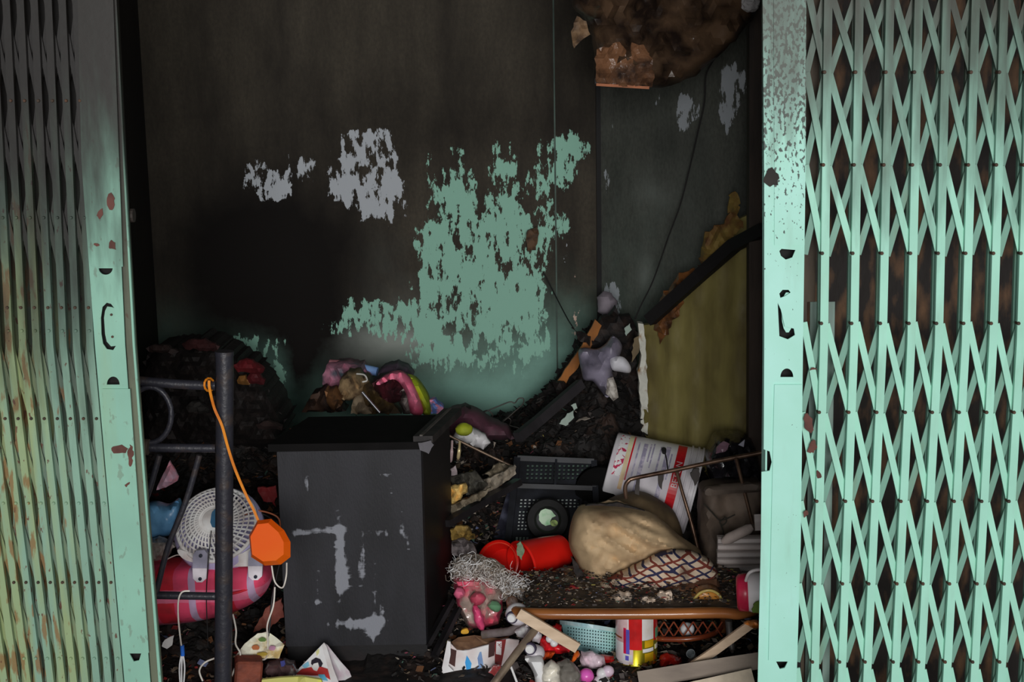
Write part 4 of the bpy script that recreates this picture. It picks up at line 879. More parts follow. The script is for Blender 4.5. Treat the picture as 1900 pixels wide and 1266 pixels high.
mb = MB(); mb.strap([P(1078, 712, 5.0), P(1000, 780, 4.85), P(960, 812, 4.75)], .035, .03, side=(0, .3, 1)); one('charred_timber', mb, mat('beam_dark', (26, 24, 26), K3), 'dark slanting beam running down the left slope of the charred heap', 'timber')
bag = mat('grey_lilac_bag', (92, 88, 100), K3, c2=(60, 58, 68), scale=14, rough=.4)
o_ = [(1074, 655), (1085, 648), (1108, 650), (1125, 640), (1138, 625), (1154, 640), (1150, 660), (1142, 672), (1136, 690), (1140, 712), (1128, 738), (1112, 722), (1100, 708), (1084, 705), (1078, 685)]
mb = Sl(o_, 4.98, .03, step=8, puff=.05, puff_r=22, wr=.035, wf=.05, smooth=True, seed=5); one('plastic_bag', mb, bag, 'grey-lilac plastic bag hanging on the charred heap', 'bag', smooth=True)
mb = Sl([(1132, 668), (1140, 662), (1158, 664), (1170, 680), (1168, 692), (1150, 690), (1136, 686)], 4.94, .01, step=6, puff=.02, puff_r=10, wr=.01, wf=.08, smooth=True); one('plastic_bag', mb, mat('white_bag', (150, 150, 154), K3, c2=(120, 118, 124)), 'small white bag corner beside the grey-lilac bag', 'bag', smooth=True)
mb = Sl([(1126, 704), (1138, 700), (1144, 715), (1148, 738), (1138, 744), (1124, 730)], 4.93, .01, step=6, puff=.015, puff_r=8, wr=.01, wf=.1, jag=1); one('plastic_wrap', mb, mat('clear_scrap', (140, 136, 130), K3, c2=(70, 62, 58), scale=40), 'clear wrap hanging below the white bag corner', 'wrapping')
mb = Sl([(1108, 552), (1120, 540), (1134, 545), (1146, 560), (1140, 578), (1124, 586), (1110, 580)], 5.3, .01, step=7, puff=.02, puff_r=12, wr=.01, wf=.08, jag=1); 
one('cloth', mb, mat('lilac_cloth', (92, 86, 92), K3), 'pale lilac scrap standing on top of the charred heap', 'cloth', smooth=True)
for i, (o_, lb) in enumerate((([(1038, 788), (1052, 768), (1064, 762), (1066, 776), (1050, 790)], 'pale green scrap low on the charred heap'), ([(1060, 752), (1068, 748), (1072, 756), (1064, 762)], 'tiny pale scrap above the pale green one'), ([(1158, 610), (1168, 600), (1172, 612), (1162, 624)], 'small white tatter near the top of the charred heap'))):
    mb = Sl(o_, 4.93 if i < 2 else 5.05, .006, jag=1.5, jstep=4, seed=i); one('scrap', mb, mat('pale_scrap_%d' % i, (112, 124, 116), K3), lb, 'scrap')

# ------------------------------------------------------------------ ochre board, its frame, beam, cables
def ocY(u, v): return 5.02 - (u - 1190) / 210 * .30
och = mat('ochre_panel', (102, 95, 54), K2 * .84, c2=(60, 52, 30), scale=5, stretch=(2.2, 2.2, .35), edge=.2, rough=.55, bump=.4, bs=14)
ob = thing('ochre_board', 'stained ochre mattress board leaning upright at the right', 'board', P(1300, 900, 4.7))
mb = Sl([(1193, 604), (1212, 600), (1300, 520), (1320, 440), (1345, 418), (1388, 400), (1402, 420), (1404, 900), (1330, 960), (1196, 900)], ocY, .035, step=12, wr=.02, wf=.018, jag=1.5, jstep=10, disp=lambda u, v: .005 * math.sin(u * .16 + .8 * math.sin(v * .01)), seed=2); mb.build('face', och, ob, smooth=True)
mb = Sl([(1184, 600), (1194, 602), (1198, 640), (1200, 680), (1202, 740), (1202, 806), (1186, 806), (1190, 760), (1186, 720), (1184, 690), (1190, 660), (1186, 630)], lambda u, v: ocY(u, v) - .012, .05, step=8, jag=1.2, jstep=8, wr=.006, wf=.06); mb.build('white_edge', mat('cream_edge', (172, 160, 150), K2 * .84, c2=(110, 84, 54), scale=22, edge=.06, mid=.62), ob)
mb = Sl([(1175, 630), (1190, 622), (1188, 650), (1172, 672), (1174, 650)], lambda u, v: ocY(u, v) - .01, .008, jag=2, jstep=5, step=6); mb.build('torn_edge', mat('torn_tan', (96, 84, 64), K3), ob)
pe = mat('peeled_brown', (84, 52, 26), K2 * .84, c2=(30, 20, 14), scale=20, edge=.14, rough=.35, bump=.8)
for i, (o_, nm) in enumerate((([(1206, 592), (1232, 545), (1250, 520), (1268, 505), (1290, 498), (1296, 510), (1270, 540), (1262, 575), (1240, 618), (1225, 636), (1216, 612)], 'blistered_skin'), ([(1298, 515), (1300, 470), (1306, 435), (1350, 405), (1352, 360), (1366, 355), (1374, 372), (1368, 400), (1380, 420), (1350, 450), (1320, 500)], 'peeled_skin'))):
    mb = Sl(o_, lambda u, v: ocY(u, v) - .03, .015, step=8, jag=4, jstep=6, puff=.012, puff_r=10, wr=.03, wf=.07, seed=i + 4); mb.build(nm, pe if i == 0 else mat('peeled_olive', (92, 76, 36), K2 * .84, c2=(66, 36, 22), scale=12, edge=.1), ob)
mb = MB(); mb.strap([P(1206, 594, 4.93), P(1300, 510, 4.80), P(1362, 455, 4.70), P(1420, 425, 4.55)], .042, .04, side=(0, 0, 1)); one('charred_timber', mb, mat('beam_black', (14, 12, 12), K2), 'charred black beam lying along the top of the ochre board', 'timber')
cbm = mat('wall_cable', (22, 20, 20), K3, bump=0)
wire([(1325, 110, 5.0), (1310, 140, 5.02), (1307, 190, 5.03), (1296, 240, 5.05), (1280, 310, 5.1), (1262, 380, 5.12), (1240, 440, 5.15), (1212, 520, 5.18), (1190, 565, 5.2), (1178, 592, 5.2)], .0026, cbm, 'thin black cable hanging down the right wall')
wire([(1008, 505, 5.56), (1030, 548, 5.5), (1052, 590, 5.3), (1062, 606, 5.2)], .0026, cbm, 'thin black cable end leaning on the back wall beside the heap')
mb = Sl([(978, 428), (996, 422), (1000, 434), (994, 464), (980, 466), (976, 446)], 5.55, .03, jag=1, jstep=6, step=8, wr=.01, wf=.1); one('switch_box', mb, mat('burnt_switch', (62, 44, 28), K3, c2=(24, 18, 14), scale=40), 'burnt brown switch box on the back wall', 'switch')

# hanging burnt ceiling sheet, top right
hang = mat('burnt_sheet', (58, 44, 32), K2 * .8, c2=(20, 14, 11), scale=9, edge=.12, mid=.5, rough=.35, bump=1.0, bs=25, detail=9)
hs = thing('burnt_sheet', 'scorched brown sheet sagging from the ceiling at the upper right', 'sheet', P(1240, -300, 4.4))
mb = Sl([(1062, -330), (1062, 10), (1072, 18), (1094, 46), (1102, 88), (1104, 154), (1140, 160), (1204, 163), (1240, 160), (1292, 140), (1330, 108), (1372, 66), (1400, 30), (1412, 0), (1415, -330)], 4.45, .05, step=12, jag=2, jstep=10, puff=.10, puff_r=50, wr=.11, wf=.018, seed=8); mb.build('sheet_body', hang, hs, smooth=True)
mb = Sl([(1104, 92), (1150, 78), (1202, 84), (1212, 120), (1212, 160), (1150, 160), (1106, 154)], 4.33, .02, step=9, jag=3, jstep=8, wr=.03, wf=.04, seed=9); mb.build('peeled_layer', mat('peeled_orange', (84, 58, 40), K2 * .9, c2=(26, 20, 18), scale=14, edge=.12, rough=.3, bump=1), hs)
mb = Sl([(1060, 58), (1070, 30), (1088, 40), (1094, 64), (1078, 76), (1064, 90)], 4.42, .012, step=7, jag=1.5, jstep=6, wr=.02, wf=.08); mb.build('torn_flap', mat('flap_tan', (84, 66, 48), K2 * .8, c2=(34, 26, 22), scale=25), hs)
mb = MB(); mb.strap([P(1106, 157, 4.34), P(1204, 163, 4.34)], .008, .02, side=(0, 0, 1)); mb.build('bottom_lath', mat('lath_tan', (110, 66, 42), K2 * .8), hs)
mb = MB(); mb.lump(P(1392, 8, 4.2), (.028, .02, .02), 3, .3, 2, 3); one('tape_scrap', mb, mat('white_scrap', (120, 118, 118), K2), 'small white crumpled scrap at the top beside the door post', 'scrap')
# ------------------------------------------------------------------ white bucket lying on its side
YK = 4.72
bc0, bc1 = P(1129, 871, YK + .05), P(1288, 914, YK); ax = (bc1 - bc0); BLn = ax.length; ax.normalize()
r0, r1 = 74 * S(YK), 85 * S(YK)
bk = thing('paint_bucket', 'white printed paint bucket lying on its side before the ochre board', 'bucket', P(1210, 985, YK))
upr = Vector((0, -.25, 1)); bu = (upr - ax * upr.dot(ax)).normalized(); bq = ax.cross(bu)
def rb(h): return r0 + (r1 - r0) * h / BLn
def bpt(deg, h, off=0):  # deg: 0 = towards camera, + = up
    a = math.radians(deg); front = Vector((0, -1, 0)); fr = (front - ax * front.dot(ax)).normalized(); up = (Vector((0, 0, 1)) - ax * ax.z); up = (up - fr * up.dot(fr)).normalized()
    return bc0 + ax * h + (fr * math.cos(a) + up * math.sin(a)) * (rb(h) + off)
bwm = mat('bucket_white', (186, 180, 184), K2, c2=(160, 154, 160), rough=.35, scale=6, bump=.05)
mb = MB(); mb.lathe(bc0, ax, [(0, 0), (r0 * .97, 0), (r0, .004), (rb(BLn * .9), BLn * .9), (rb(BLn), BLn), (rb(BLn) * .96, BLn), (r0 * .95, .01), (0, .01)], 56); mb.build('shell', bwm, bk, smooth=True)
for h in (.86, .93, .985):
    mb = MB(); mb.lathe(bc0, ax, [(rb(BLn * h), BLn * h - .004), (rb(BLn * h) + .006, BLn * h - .003), (rb(BLn * h) + .006, BLn * h + .003), (rb(BLn * h), BLn * h + .004)], 56); mb.build('rim_ring', bwm, bk, smooth=True)
def band(name, d0, d1, h0, h1, m, off=.0012, nu=24):
    mb = MB(); n = nu; g = lambda o: [bpt(d0 + (d1 - d0) * i / n, h, o) for h in (h0 * BLn, h1 * BLn) for i in range(n + 1)]
    a = g(off); b_ = g(-.001); k = 2 * (n + 1); fs = []
    for i in range(n): fs += [(i, i + 1, n + 2 + i, n + 1 + i), (k + i + 1, k + i, k + n + 1 + i, k + n + 2 + i), (i, k + i, k + i + 1, i + 1), (n + 1 + i, n + 2 + i, k + n + 2 + i, k + n + 1 + i)]
    fs += [(0, n + 1, k + n + 1, k), (n, k + n, k + 2 * n + 1, 2 * n + 1)]
    mb.add(a + b_, fs); return mb.build(name, m, bk)
red = mat('print_red', (168, 22, 30), K2, rough=.35, bump=0); yel = mat('print_yellow', (206, 170, 20), K2, rough=.35, bump=0)
grn = mat('print_grey', (120, 116, 134), K2, rough=.4, bump=0, c2=(150, 144, 156), scale=60, edge=.05)
rb_ = band('red_band', -38, 88, .70, .80, red)
band('yellow_block', -64, -38, .22, .48, yel); rb2 = band('red_block', -64, -36, .52, .74, red)
band('cream_band', -10, 88, .155, .20, mat('print_cream', (214, 180, 140), K2, bump=0)); band('thin_red_band', 5, 88, .205, .222, red)
conf = mat('print_confetti', (196, 180, 190), K2, c2=(140, 30, 60), scale=70, edge=.03, mid=.55, bump=0, detail=2)
band('patterned_band', 8, 84, .055, .15, conf)
for h, d0, d1, w in ((.265, 5, 70, .018), (.325, -14, 70, .045), (.395, 38, 72, .018), (.43, 30, 75, .016), (.51, 26, 70, .02), (.575, -8, 74, .05), (.64, 20, 60, .016)):
    band('text_lines', d0, d1, h, h + w, grn)
wht = mat('print_white', (214, 190, 190), K2, rough=.4, bump=0)
def wrap_text(t, parent, deg0, h, size, flip=1):
    vs, fs = text_shape(t); mb = MB(); sc = size
    # reads along the circumference
    out = [bpt(deg0 + math.degrees(v.x * sc / rb(h * BLn)), h * BLn - v.y * sc, .003) for v in vs]
    mb.add(out, fs); o = mb.build('lettering', wht, parent); return o
wrap_text('BETON', rb_, 12, .785, .030, 1).scale = (1, 1, 1)
wrap_text('A', rb2, -46, .70, .034, 1)
mb = MB(); mb.tube(curve_pts([bpt(60, BLn * .56, .004), bpt(48, BLn * .60, .006), bpt(30, BLn * .655, .004)], 5), .0025, 6); mb.tube([bpt(64, BLn * .545, .006), bpt(57, BLn * .56, .006)], [.009, .007], 8)
mb.build('handle_stub', mat('dark_stub', (26, 26, 26), K2), bk)

# ------------------------------------------------------------------ bent tubular frame
ft = mat('brown_tube', (104, 84, 70), K2, c2=(60, 44, 36), metal=.7, rough=.3, bump=0, scale=20)
fr = thing('tubular_frame', 'bent brown metal tube frame standing before the white bucket', 'frame', P(1290, 1035, 4.3))
YF = 4.42
def ftube(nm, pts, r):
    mb = MB(); mb.tube(curve_pts([P(*p) for p in pts], 6), r, 10); mb.build(nm, ft, fr, smooth=True)
ftube('top_tube', [(1162, 925, YF), (1160, 905, YF), (1166, 893, YF), (1180, 887, YF), (1250, 873, YF - .02), (1330, 856, YF - .05), (1425, 838, YF - .1)], .0072)
ftube('leg', [(1256, 876, YF), (1265, 910, YF), (1284, 975, YF - .02), (1298, 1034, YF - .04)], .0058)
ftube('leg', [(1366, 850, YF - .08), (1378, 900, YF - .08), (1396, 972, YF - .09)], .0058)
mb = Sl([(1219, 878), (1232, 876), (1230, 895), (1228, 908), (1222, 903)], YF - .01, .004, jag=1.5, jstep=4); mb.build('melted_rag', mat('melted_rag', (50, 46, 44), K2), fr)
mb = Sl([(1180, 886), (1188, 884), (1186, 918), (1178, 916)], YF + .01, .004, jag=1, jstep=4); mb.build('melted_rag', MATS['melted_rag'], fr)
mb = Sl([(1284, 872), (1298, 868), (1298, 892), (1290, 902), (1282, 884)], YF - .03, .01, jag=2, jstep=4); mb.build('melted_rag', MATS['melted_rag'], fr)

# black bag at right
mb = Sl([(1314, 880), (1312, 850), (1326, 815), (1340, 806), (1372, 806), (1395, 815), (1404, 840), (1412, 880), (1410, 905), (1325, 905)], 4.58, .06, step=7, jag=2, jstep=7, puff=.09, puff_r=28, wr=.05, wf=.06, seed=17)
one('bin_bag', mb, mat('black_bag', (14, 13, 15), K2, c2=(30, 28, 32), rough=.18, scale=20, bump=.8, bs=40, spec=.8), 'glossy black plastic bag under the end of the tube frame', 'bag', smooth=True)
mb = Sl([(1330, 830), (1344, 818), (1354, 824), (1346, 838), (1328, 842)], 4.47, .006, jag=1, jstep=4, step=6, wr=.01, wf=.1); one('plastic_scrap', mb, mat('mauve_shine', (96, 74, 84), K2, rough=.2), 'mauve shiny scrap on the black bag', 'scrap')
mb = Sl([(1370, 826), (1382, 816), (1380, 830)], 4.48, .004); one('plastic_scrap', mb, mat('grey_shine', (130, 130, 140), K2, rough=.2), 'small triangular pale scrap on the black bag', 'scrap')
# dusty sack under it
mb = Sl([(1302, 915), (1312, 906), (1350, 902), (1414, 900), (1420, 1090), (1310, 1075), (1302, 1000)], 4.40, .10, step=10, jag=2, jstep=10, puff=.03, puff_r=14, wr=.03, wf=.03, seed=21)
one('sack', mb, mat('dusty_sack', (98, 85, 74), K2, c2=(60, 52, 46), scale=10), 'dusty grey-brown sack standing below the black bag', 'sack', smooth=True)
mb = Sl([(1308, 916), (1316, 906), (1360, 902), (1414, 898), (1414, 912), (1360, 916), (1318, 920)], 4.32, .03, step=8, puff=.012, puff_r=8, smooth=True); one('sack_roll', mb, mat('sack_hem', (84, 74, 66), K2), 'rolled hem cloth along the top of the dusty sack', 'cloth', smooth=True)
wire([(1306, 935, 4.31), (1320, 950, 4.31), (1336, 966, 4.31), (1345, 960, 4.30), (1348, 968, 4.30), (1340, 975, 4.30), (1336, 968, 4.30), (1350, 962, 4.3), (1364, 955, 4.3)], .0022, mat('dark_twine', (38, 36, 30), K2), 'dark twine knotted on the front of the sack', 'twine', 'twine')
wire([(1338, 975, 4.3), (1342, 990, 4.3), (1336, 1004, 4.3)], .002, MATS['dark_twine'], 'short twine end hanging under the knot', 'twine', 'twine')
# grey ridged boards
gl = mat('pale_grey_plastic', (160, 153, 150), K2, c2=(104, 96, 92), scale=7, stretch=(.5, 1, 3), rough=.4)
for i, (y, x0, lb) in enumerate(((1010, 1332, 'top one of the grey ridged plastic strips at the right'), (1036, 1331, 'middle one of the grey ridged plastic strips at the right'), (1062, 1333, 'lowest one of the grey ridged plastic strips at the right'))):
    pr_ = [(y - 13, .0), (y - 9, -.012), (y - 2, -.014), (y + 3, .006), (y + 9, .008), (y + 12, -.002)]
    a = [P(x0, yy, 4.16 + d) for yy, d in pr_]; b_ = [P(1450, yy - 1, 4.16 + d) for yy, d in pr_]; bk_ = [v + Vector((0, .02, 0)) for v in a + b_]; n = 6
    fs = [(k, k + 1, n + k + 1, n + k) for k in range(n - 1)] + [(2 * n + k + 1, 2 * n + k, 3 * n + k, 3 * n + k + 1) for k in range(n - 1)] + [(0, n, 3 * n, 2 * n), (n - 1, 3 * n - 1, 4 * n - 1, 2 * n - 1)]
    fs += [(k, 2 * n + k, 2 * n + k + 1, k + 1) for k in range(n - 1)] + [(n + k + 1, 3 * n + k + 1, 3 * n + k, n + k) for k in range(n - 1)]
    mb = MB(); mb.add(a + b_ + bk_, fs); one('ridged_strip', mb, gl, lb, 'strip', 'grey ridged plastic strips')
mb = MB(); mb.tube([P(1342, 1006, 4.12), P(1352, 1000, 4.11), P(1388, 982, 4.12), P(1396, 978, 4.12)], [.010, .017, .016, .010], 12); one('cloth_roll', mb, mat('pale_roll', (140, 128, 122), K2), 'pale rolled cloth lying on the grey ridged strips', 'cloth', smooth=True)
mb = MB(); mb.strap([P(1400, 970, 4.16), P(1450, 968, 4.16)], .05, .01, side=(0, .3, 1)); one('plastic_sheet', mb, gl, 'flat grey plastic piece above the ridged strips at the gate edge', 'plastic')

# ------------------------------------------------------------------ low table with things on it
tw = mat('varnished_wood', (118, 72, 36), K2, c2=(80, 44, 24), scale=6, stretch=(.5, 1, 4), rough=.28, bump=.1, coat=.4)
tz = P(1100, 1150, 3.80).z
tb = thing('low_table', 'low brown wooden table with a shiny varnished edge', 'table', P(1170, 1270, 4.0))
e0, e1 = P(952, 1138, 3.84), P(1392, 1142, 3.80); e0.z = e1.z = tz + .016
mb = MB(); mb.tube(curve_pts([P(950, 1118, 3.96), P(956, 1130, 3.86), P(985, 1138, 3.80), P(1180, 1139, 3.78), P(1330, 1137, 3.78), P(1372, 1140, 3.79), P(1405, 1130, 3.86), P(1420, 1110, 3.95)], 8), .0185, 14)
mb.v = [Vector((v.x, v.y, tz + .018 + (v.z - tz - .018) * (.85 if abs(v.z - tz - .018) < .03 else .4))) for v in mb.v]; mb.build('edge_moulding', tw, tb, smooth=True)
zt = tz + .02
L0, R0_ = P(960, 1125, 3.86), P(1400, 1125, 3.86)
mb = MB(); mb.box(((L0.x + R0_.x) / 2 + .01, 3.975, zt), (R0_.x - L0.x - .02, .33, .016)); mb.build('tabletop', mat('dirty_tabletop', (72, 62, 52), K2, c2=(36, 30, 27), scale=20), tb)
for (x, y) in ((L0.x + .07, 4.1), (R0_.x - .05, 4.1)):
    mb = MB(); mb.tube([(x, y, 0), (x, y, zt)], .014, 10); mb.build('leg', tw, tb, smooth=True)
mt = mat('metal_leg', (150, 146, 142), K2, metal=.7, rough=.3, bump=0)
for pts in ([(1352, 1152, 3.95), (1354, 1180, 3.95), (1362, 1225, 3.93), (1366, 1245, 3.92)],):
    mb = MB(); mb.tube([P(*p) for p in pts] , .0105, 12); mb.build('metal_leg', mt, tb, smooth=True)
# lattice rail shelf under the table
lw = mat('lattice_wood', (92, 44, 22), K2, c2=(84, 32, 18), scale=12, rough=.3, coat=.3)
mb = MB(); mb.tube(curve_pts([P(1214, 1180, 3.94), P(1225, 1186, 3.92), P(1280, 1186, 3.9), P(1320, 1178, 3.92), P(1338, 1165, 3.98)], 6), .008, 10); mb.build('lattice_rail', lw, tb, smooth=True)
for i in range(7):
    x = 1214 + i * 18
    for s in (0, 1):
        mb = MB(); mb.strap([P(x + (18 if s else 0), 1154, 3.925 + .004 * s), P(x + (0 if s else 18), 1182, 3.925 + .004 * s)], .004, .002); mb.build('lattice_strip', lw, tb)

# litter on the tabletop
rnd = random.Random(9); mb = MB()
for i in range(1700):
    x = rnd.uniform(L0.x + .01, R0_.x - .02); y = rnd.uniform(3.82, 4.12); L = rnd.uniform(.004, .014); z = zt + .01 + abs(rnd.gauss(0, .008)) + gauss(x, y, .2, 4.0, .15, .1, .012)
    R = Matrix.Rotation(rnd.uniform(0, 6.28), 4, 'Z') @ Matrix.Rotation(rnd.uniform(-.6, .6), 4, 'X'); mb.box((x, y, z), (L, L * rnd.uniform(.1, .7), .0015), R, mi=rnd.choices(range(11), [9, 12, 7, 3, 8, 1, 5, .4, 1, 1, .3])[0])
tagged(mb.build('table_litter', pm, None, local=True), 'ash and small scraps strewn on the low table', 'litter', kind='stuff')
litter = mat('matted_grey', (98, 86, 72), K2, c2=(46, 38, 32), scale=30, bump=1, bs=60)
mb = Sl([(955, 1120), (965, 1104), (985, 1094), (1015, 1090), (1050, 1074), (1078, 1072), (1095, 1085), (1110, 1118)], 4.06, .12, step=8, jag=3, jstep=6, puff=.05, puff_r=16, wr=.05, wf=.06, seed=31)
one('matted_lump', mb, litter, 'matted grey-brown lump on the left end of the low table', 'debris')
mb = Sl([(1036, 1098), (1060, 1086), (1075, 1092), (1066, 1106), (1040, 1112)], 3.98, .01, step=6, jag=1.5, jstep=5, puff=.012, puff_r=8, wr=.02, wf=.1); one('plastic_wrap', mb, mat('red_wrap', (126, 26, 28), K2, rough=.25), 'dark red wrapper on the left end of the low table', 'wrapper')
# ------------------------------------------------------------------ pillows and checked cloth
pil = mat('beige_pillow', (148, 127, 98), K2, c2=(84, 62, 42), scale=7, edge=.14, mid=.60, bump=.35, bs=20)
mb = Sl([(1120, 945), (1150, 925), (1190, 918), (1228, 935), (1256, 960), (1268, 1010), (1250, 1060), (1180, 1060), (1130, 1000)], 4.46, .04, step=9, puff=.09, puff_r=40, wr=.02, wf=.03, smooth=True, seed=2)
one('pillow', mb, mat('grimy_pillow', (86, 72, 52), K2, c2=(54, 44, 34), scale=9), 'grimy olive-brown pillow behind the beige one', 'pillow', smooth=True)
def crease(u, v):
    w = max(0, min(1, (u - 1090) / 90)); return w * (.014 * math.sin((v - u * .55) * .13 + 1.5 * math.sin(u * .02)) + .007 * math.sin((v - u * .42) * .34 + 2 * math.sin(u * .03)))
mb = Sl([(1062, 972), (1072, 952), (1090, 944), (1150, 946), (1200, 955), (1228, 970), (1262, 1000), (1304, 1034), (1240, 1044), (1195, 1058), (1150, 1080), (1112, 1094), (1090, 1082), (1068, 1040), (1056, 1010)], 4.16, .04, step=5, puff=.125, puff_r=58, wr=.022, wf=.03, disp=crease, smooth=True, seed=6)
one('pillow', mb, pil, 'large singed beige pillow lying on the low table', 'pillow', smooth=True)
mb = Sl([(1088, 948), (1106, 936), (1130, 930), (1150, 930), (1170, 940), (1195, 952), (1180, 956), (1150, 944), (1110, 948)], 4.24, .01, step=6, jag=1, jstep=6, puff=.012, puff_r=8, wr=.012, wf=.06); one('cloth', mb, mat('cream_cloth', (150, 128, 100), K2, c2=(40, 32, 26), scale=20, edge=.06, mid=.6), 'cream burnt-edged cloth fold along the top of the beige pillow', 'cloth', smooth=True)
mb = Sl([(1068, 962), (1078, 944), (1094, 936), (1150, 934), (1196, 948), (1200, 956), (1150, 952), (1092, 952), (1076, 962)], 4.19, .012, jag=1.2, jstep=5); one('burnt_fringe', mb, chb, 'black burnt fringe along the top seam of the beige pillow', 'fringe')
mb = Sl([(1060, 1035), (1068, 1042), (1090, 1080), (1108, 1098), (1100, 1112), (1085, 1100), (1068, 1070)], 4.04, .012, jag=2, jstep=5); one('burnt_fringe', mb, chb, 'black burnt fringe down the left side of the beige pillow', 'fringe')
# checked cloth: lines run along two slanted directions
def checked():
    m = bpy.data.materials.new('checked_cloth'); m.use_nodes = True; nt = m.node_tree; N = nt.nodes; L = nt.links; b = N['Principled BSDF']; b.inputs['Roughness'].default_value = .85
    tc = N.new('ShaderNodeTexCoord'); nzn = N.new('ShaderNodeTexNoise'); nzn.inputs['Scale'].default_value = 9; L.new(tc.outputs['Object'], nzn.inputs[0])
    vm = N.new('ShaderNodeVectorMath'); vm.operation = 'MULTIPLY_ADD'; vm.inputs[1].default_value = (.03, .03, .03); L.new(nzn.outputs[1], vm.inputs[0]); L.new(tc.outputs['Object'], vm.inputs[2])
    sp = N.new('ShaderNodeSeparateXYZ'); L.new(vm.outputs[0], sp.inputs[0])
    def lincomb(a, c, off):
        x = N.new('ShaderNodeMath'); x.operation = 'MULTIPLY'; x.inputs[1].default_value = a; L.new(sp.outputs[0], x.inputs[0])
        z = N.new('ShaderNodeMath'); z.operation = 'MULTIPLY_ADD'; z.inputs[1].default_value = c; L.new(sp.outputs[2], z.inputs[0]); L.new(x.outputs[0], z.inputs[2])
        o = N.new('ShaderNodeMath'); o.operation = 'ADD'; o.inputs[1].default_value = off + 60; L.new(z.outputs[0], o.inputs[0]); return o.outputs[0]
    def fr_(v, mul=1.0):
        x = N.new('ShaderNodeMath'); x.operation = 'MULTIPLY'; x.inputs[1].default_value = mul; L.new(v, x.inputs[0])
        f = N.new('ShaderNodeMath'); f.operation = 'FRACT'; L.new(x.outputs[0], f.inputs[0]); return f.outputs[0]
    def lt(v, w):
        l = N.new('ShaderNodeMath'); l.operation = 'LESS_THAN'; l.inputs[1].default_value = w; L.new(v, l.inputs[0]); return l.outputs[0]
    def mix(f, a, c):
        r = N.new('ShaderNodeMix'); r.data_type = 'RGBA'; L.new(f, r.inputs[0])
        for s, v in ((6, a), (7, c)):
            if isinstance(v, tuple): r.inputs[s].default_value = v
            else: L.new(v, r.inputs[s])
        return r.outputs[2]
    A = lincomb(27, 38, 0); B = lincomb(15, -44, .3); c = albedo((150, 134, 116), K2)
    for v in (A, B):
        alt = mix(lt(fr_(v, .5), .5), albedo((84, 34, 24), K2), albedo((28, 28, 52), K2)); c = mix(lt(fr_(v), .30), c, alt)
    n2 = N.new('ShaderNodeTexNoise'); n2.inputs['Scale'].default_value = 10; n2.inputs['Detail'].default_value = 8; L.new(tc.outputs['Object'], n2.inputs[0])
    r = N.new('ShaderNodeMapRange'); r.inputs[1].default_value = .52; r.inputs[2].default_value = .66; r.inputs[4].default_value = .8; L.new(n2.outputs[0], r.inputs[0])
    c = mix(r.outputs[0], c, albedo((40, 30, 24), K2)); L.new(c, b.inputs['Base Color']); return m
mb = Sl([(1095, 1098), (1130, 1078), (1175, 1056), (1210, 1038), (1238, 1026), (1285, 1026), (1318, 1042), (1332, 1062), (1334, 1080), (1300, 1090), (1240, 1098), (1180, 1106), (1120, 1112), (1098, 1108)], 4.00, .03, step=7, jag=1.5, jstep=8, puff=.03, puff_r=14, wr=.022, wf=.04, seed=14)
one('checked_cloth', mb, checked(), 'cream cloth with navy and red checks draped below the beige pillow', 'cloth', smooth=True)
brc = mat('brown_dirty_cloth', (84, 56, 38), K2, c2=(46, 32, 26), scale=14)
mb = Sl([(1180, 1104), (1240, 1092), (1330, 1075), (1338, 1092), (1290, 1104), (1230, 1112), (1190, 1118)], 3.96, .02, step=8, jag=2, jstep=8, puff=.02, puff_r=10, wr=.02, wf=.05); one('cloth', mb, brc, 'dirty brown cloth between checked cloth and table edge', 'cloth', smooth=True)
mb = Sl([(1280, 1120), (1286, 1104), (1300, 1094), (1322, 1092), (1336, 1100), (1344, 1120)], 3.90, .03, step=6, puff=.03, puff_r=14, smooth=True); 
bsk = one('basket', mb, mat('golden_wicker', (150, 100, 40), K2, c2=(88, 50, 22), scale=16, stretch=(1, 1, 4), rough=.3), 'golden brown round wicker bowl on the right end of the low table', 'bowl', smooth=True)
mb = MB(); mb.tube(curve_pts([P(1288, 1112, 3.875), P(1300, 1100, 3.865), P(1318, 1096, 3.862), P(1334, 1104, 3.868), P(1340, 1118, 3.88)], 6), .004, 8); mb.build('rim', mat('wicker_rim', (190, 160, 90), K2, rough=.25), bsk, smooth=True)
for i, (o_, lb) in enumerate((([(1186, 1124), (1192, 1112), (1200, 1108), (1216, 1114), (1218, 1124), (1204, 1128)], 'torn cream foam scrap, left of two on the table edge'), ([(1220, 1106), (1226, 1098), (1244, 1100), (1250, 1112), (1240, 1118), (1228, 1114)], 'torn cream foam scrap, right of two on the table edge'), ([(1130, 1112), (1150, 1100), (1172, 1102), (1178, 1112), (1160, 1110), (1148, 1122)], 'ashy cream scrap under the checked cloth'), ([(1098, 1116), (1112, 1110), (1116, 1124), (1100, 1126)], 'small pale ash flake at the table middle'))):
    mb = Sl(o_, 3.86 + .012 * i, .012, step=5, jag=2, jstep=4, puff=.01, puff_r=6, wr=.02, wf=.12, seed=i + 60); one('foam_scrap', mb, mat('foam', (176, 156, 140), K2, c2=(90, 74, 62), scale=40, edge=.08, mid=.6), lb, 'scrap', 'torn foam scraps on the low table')

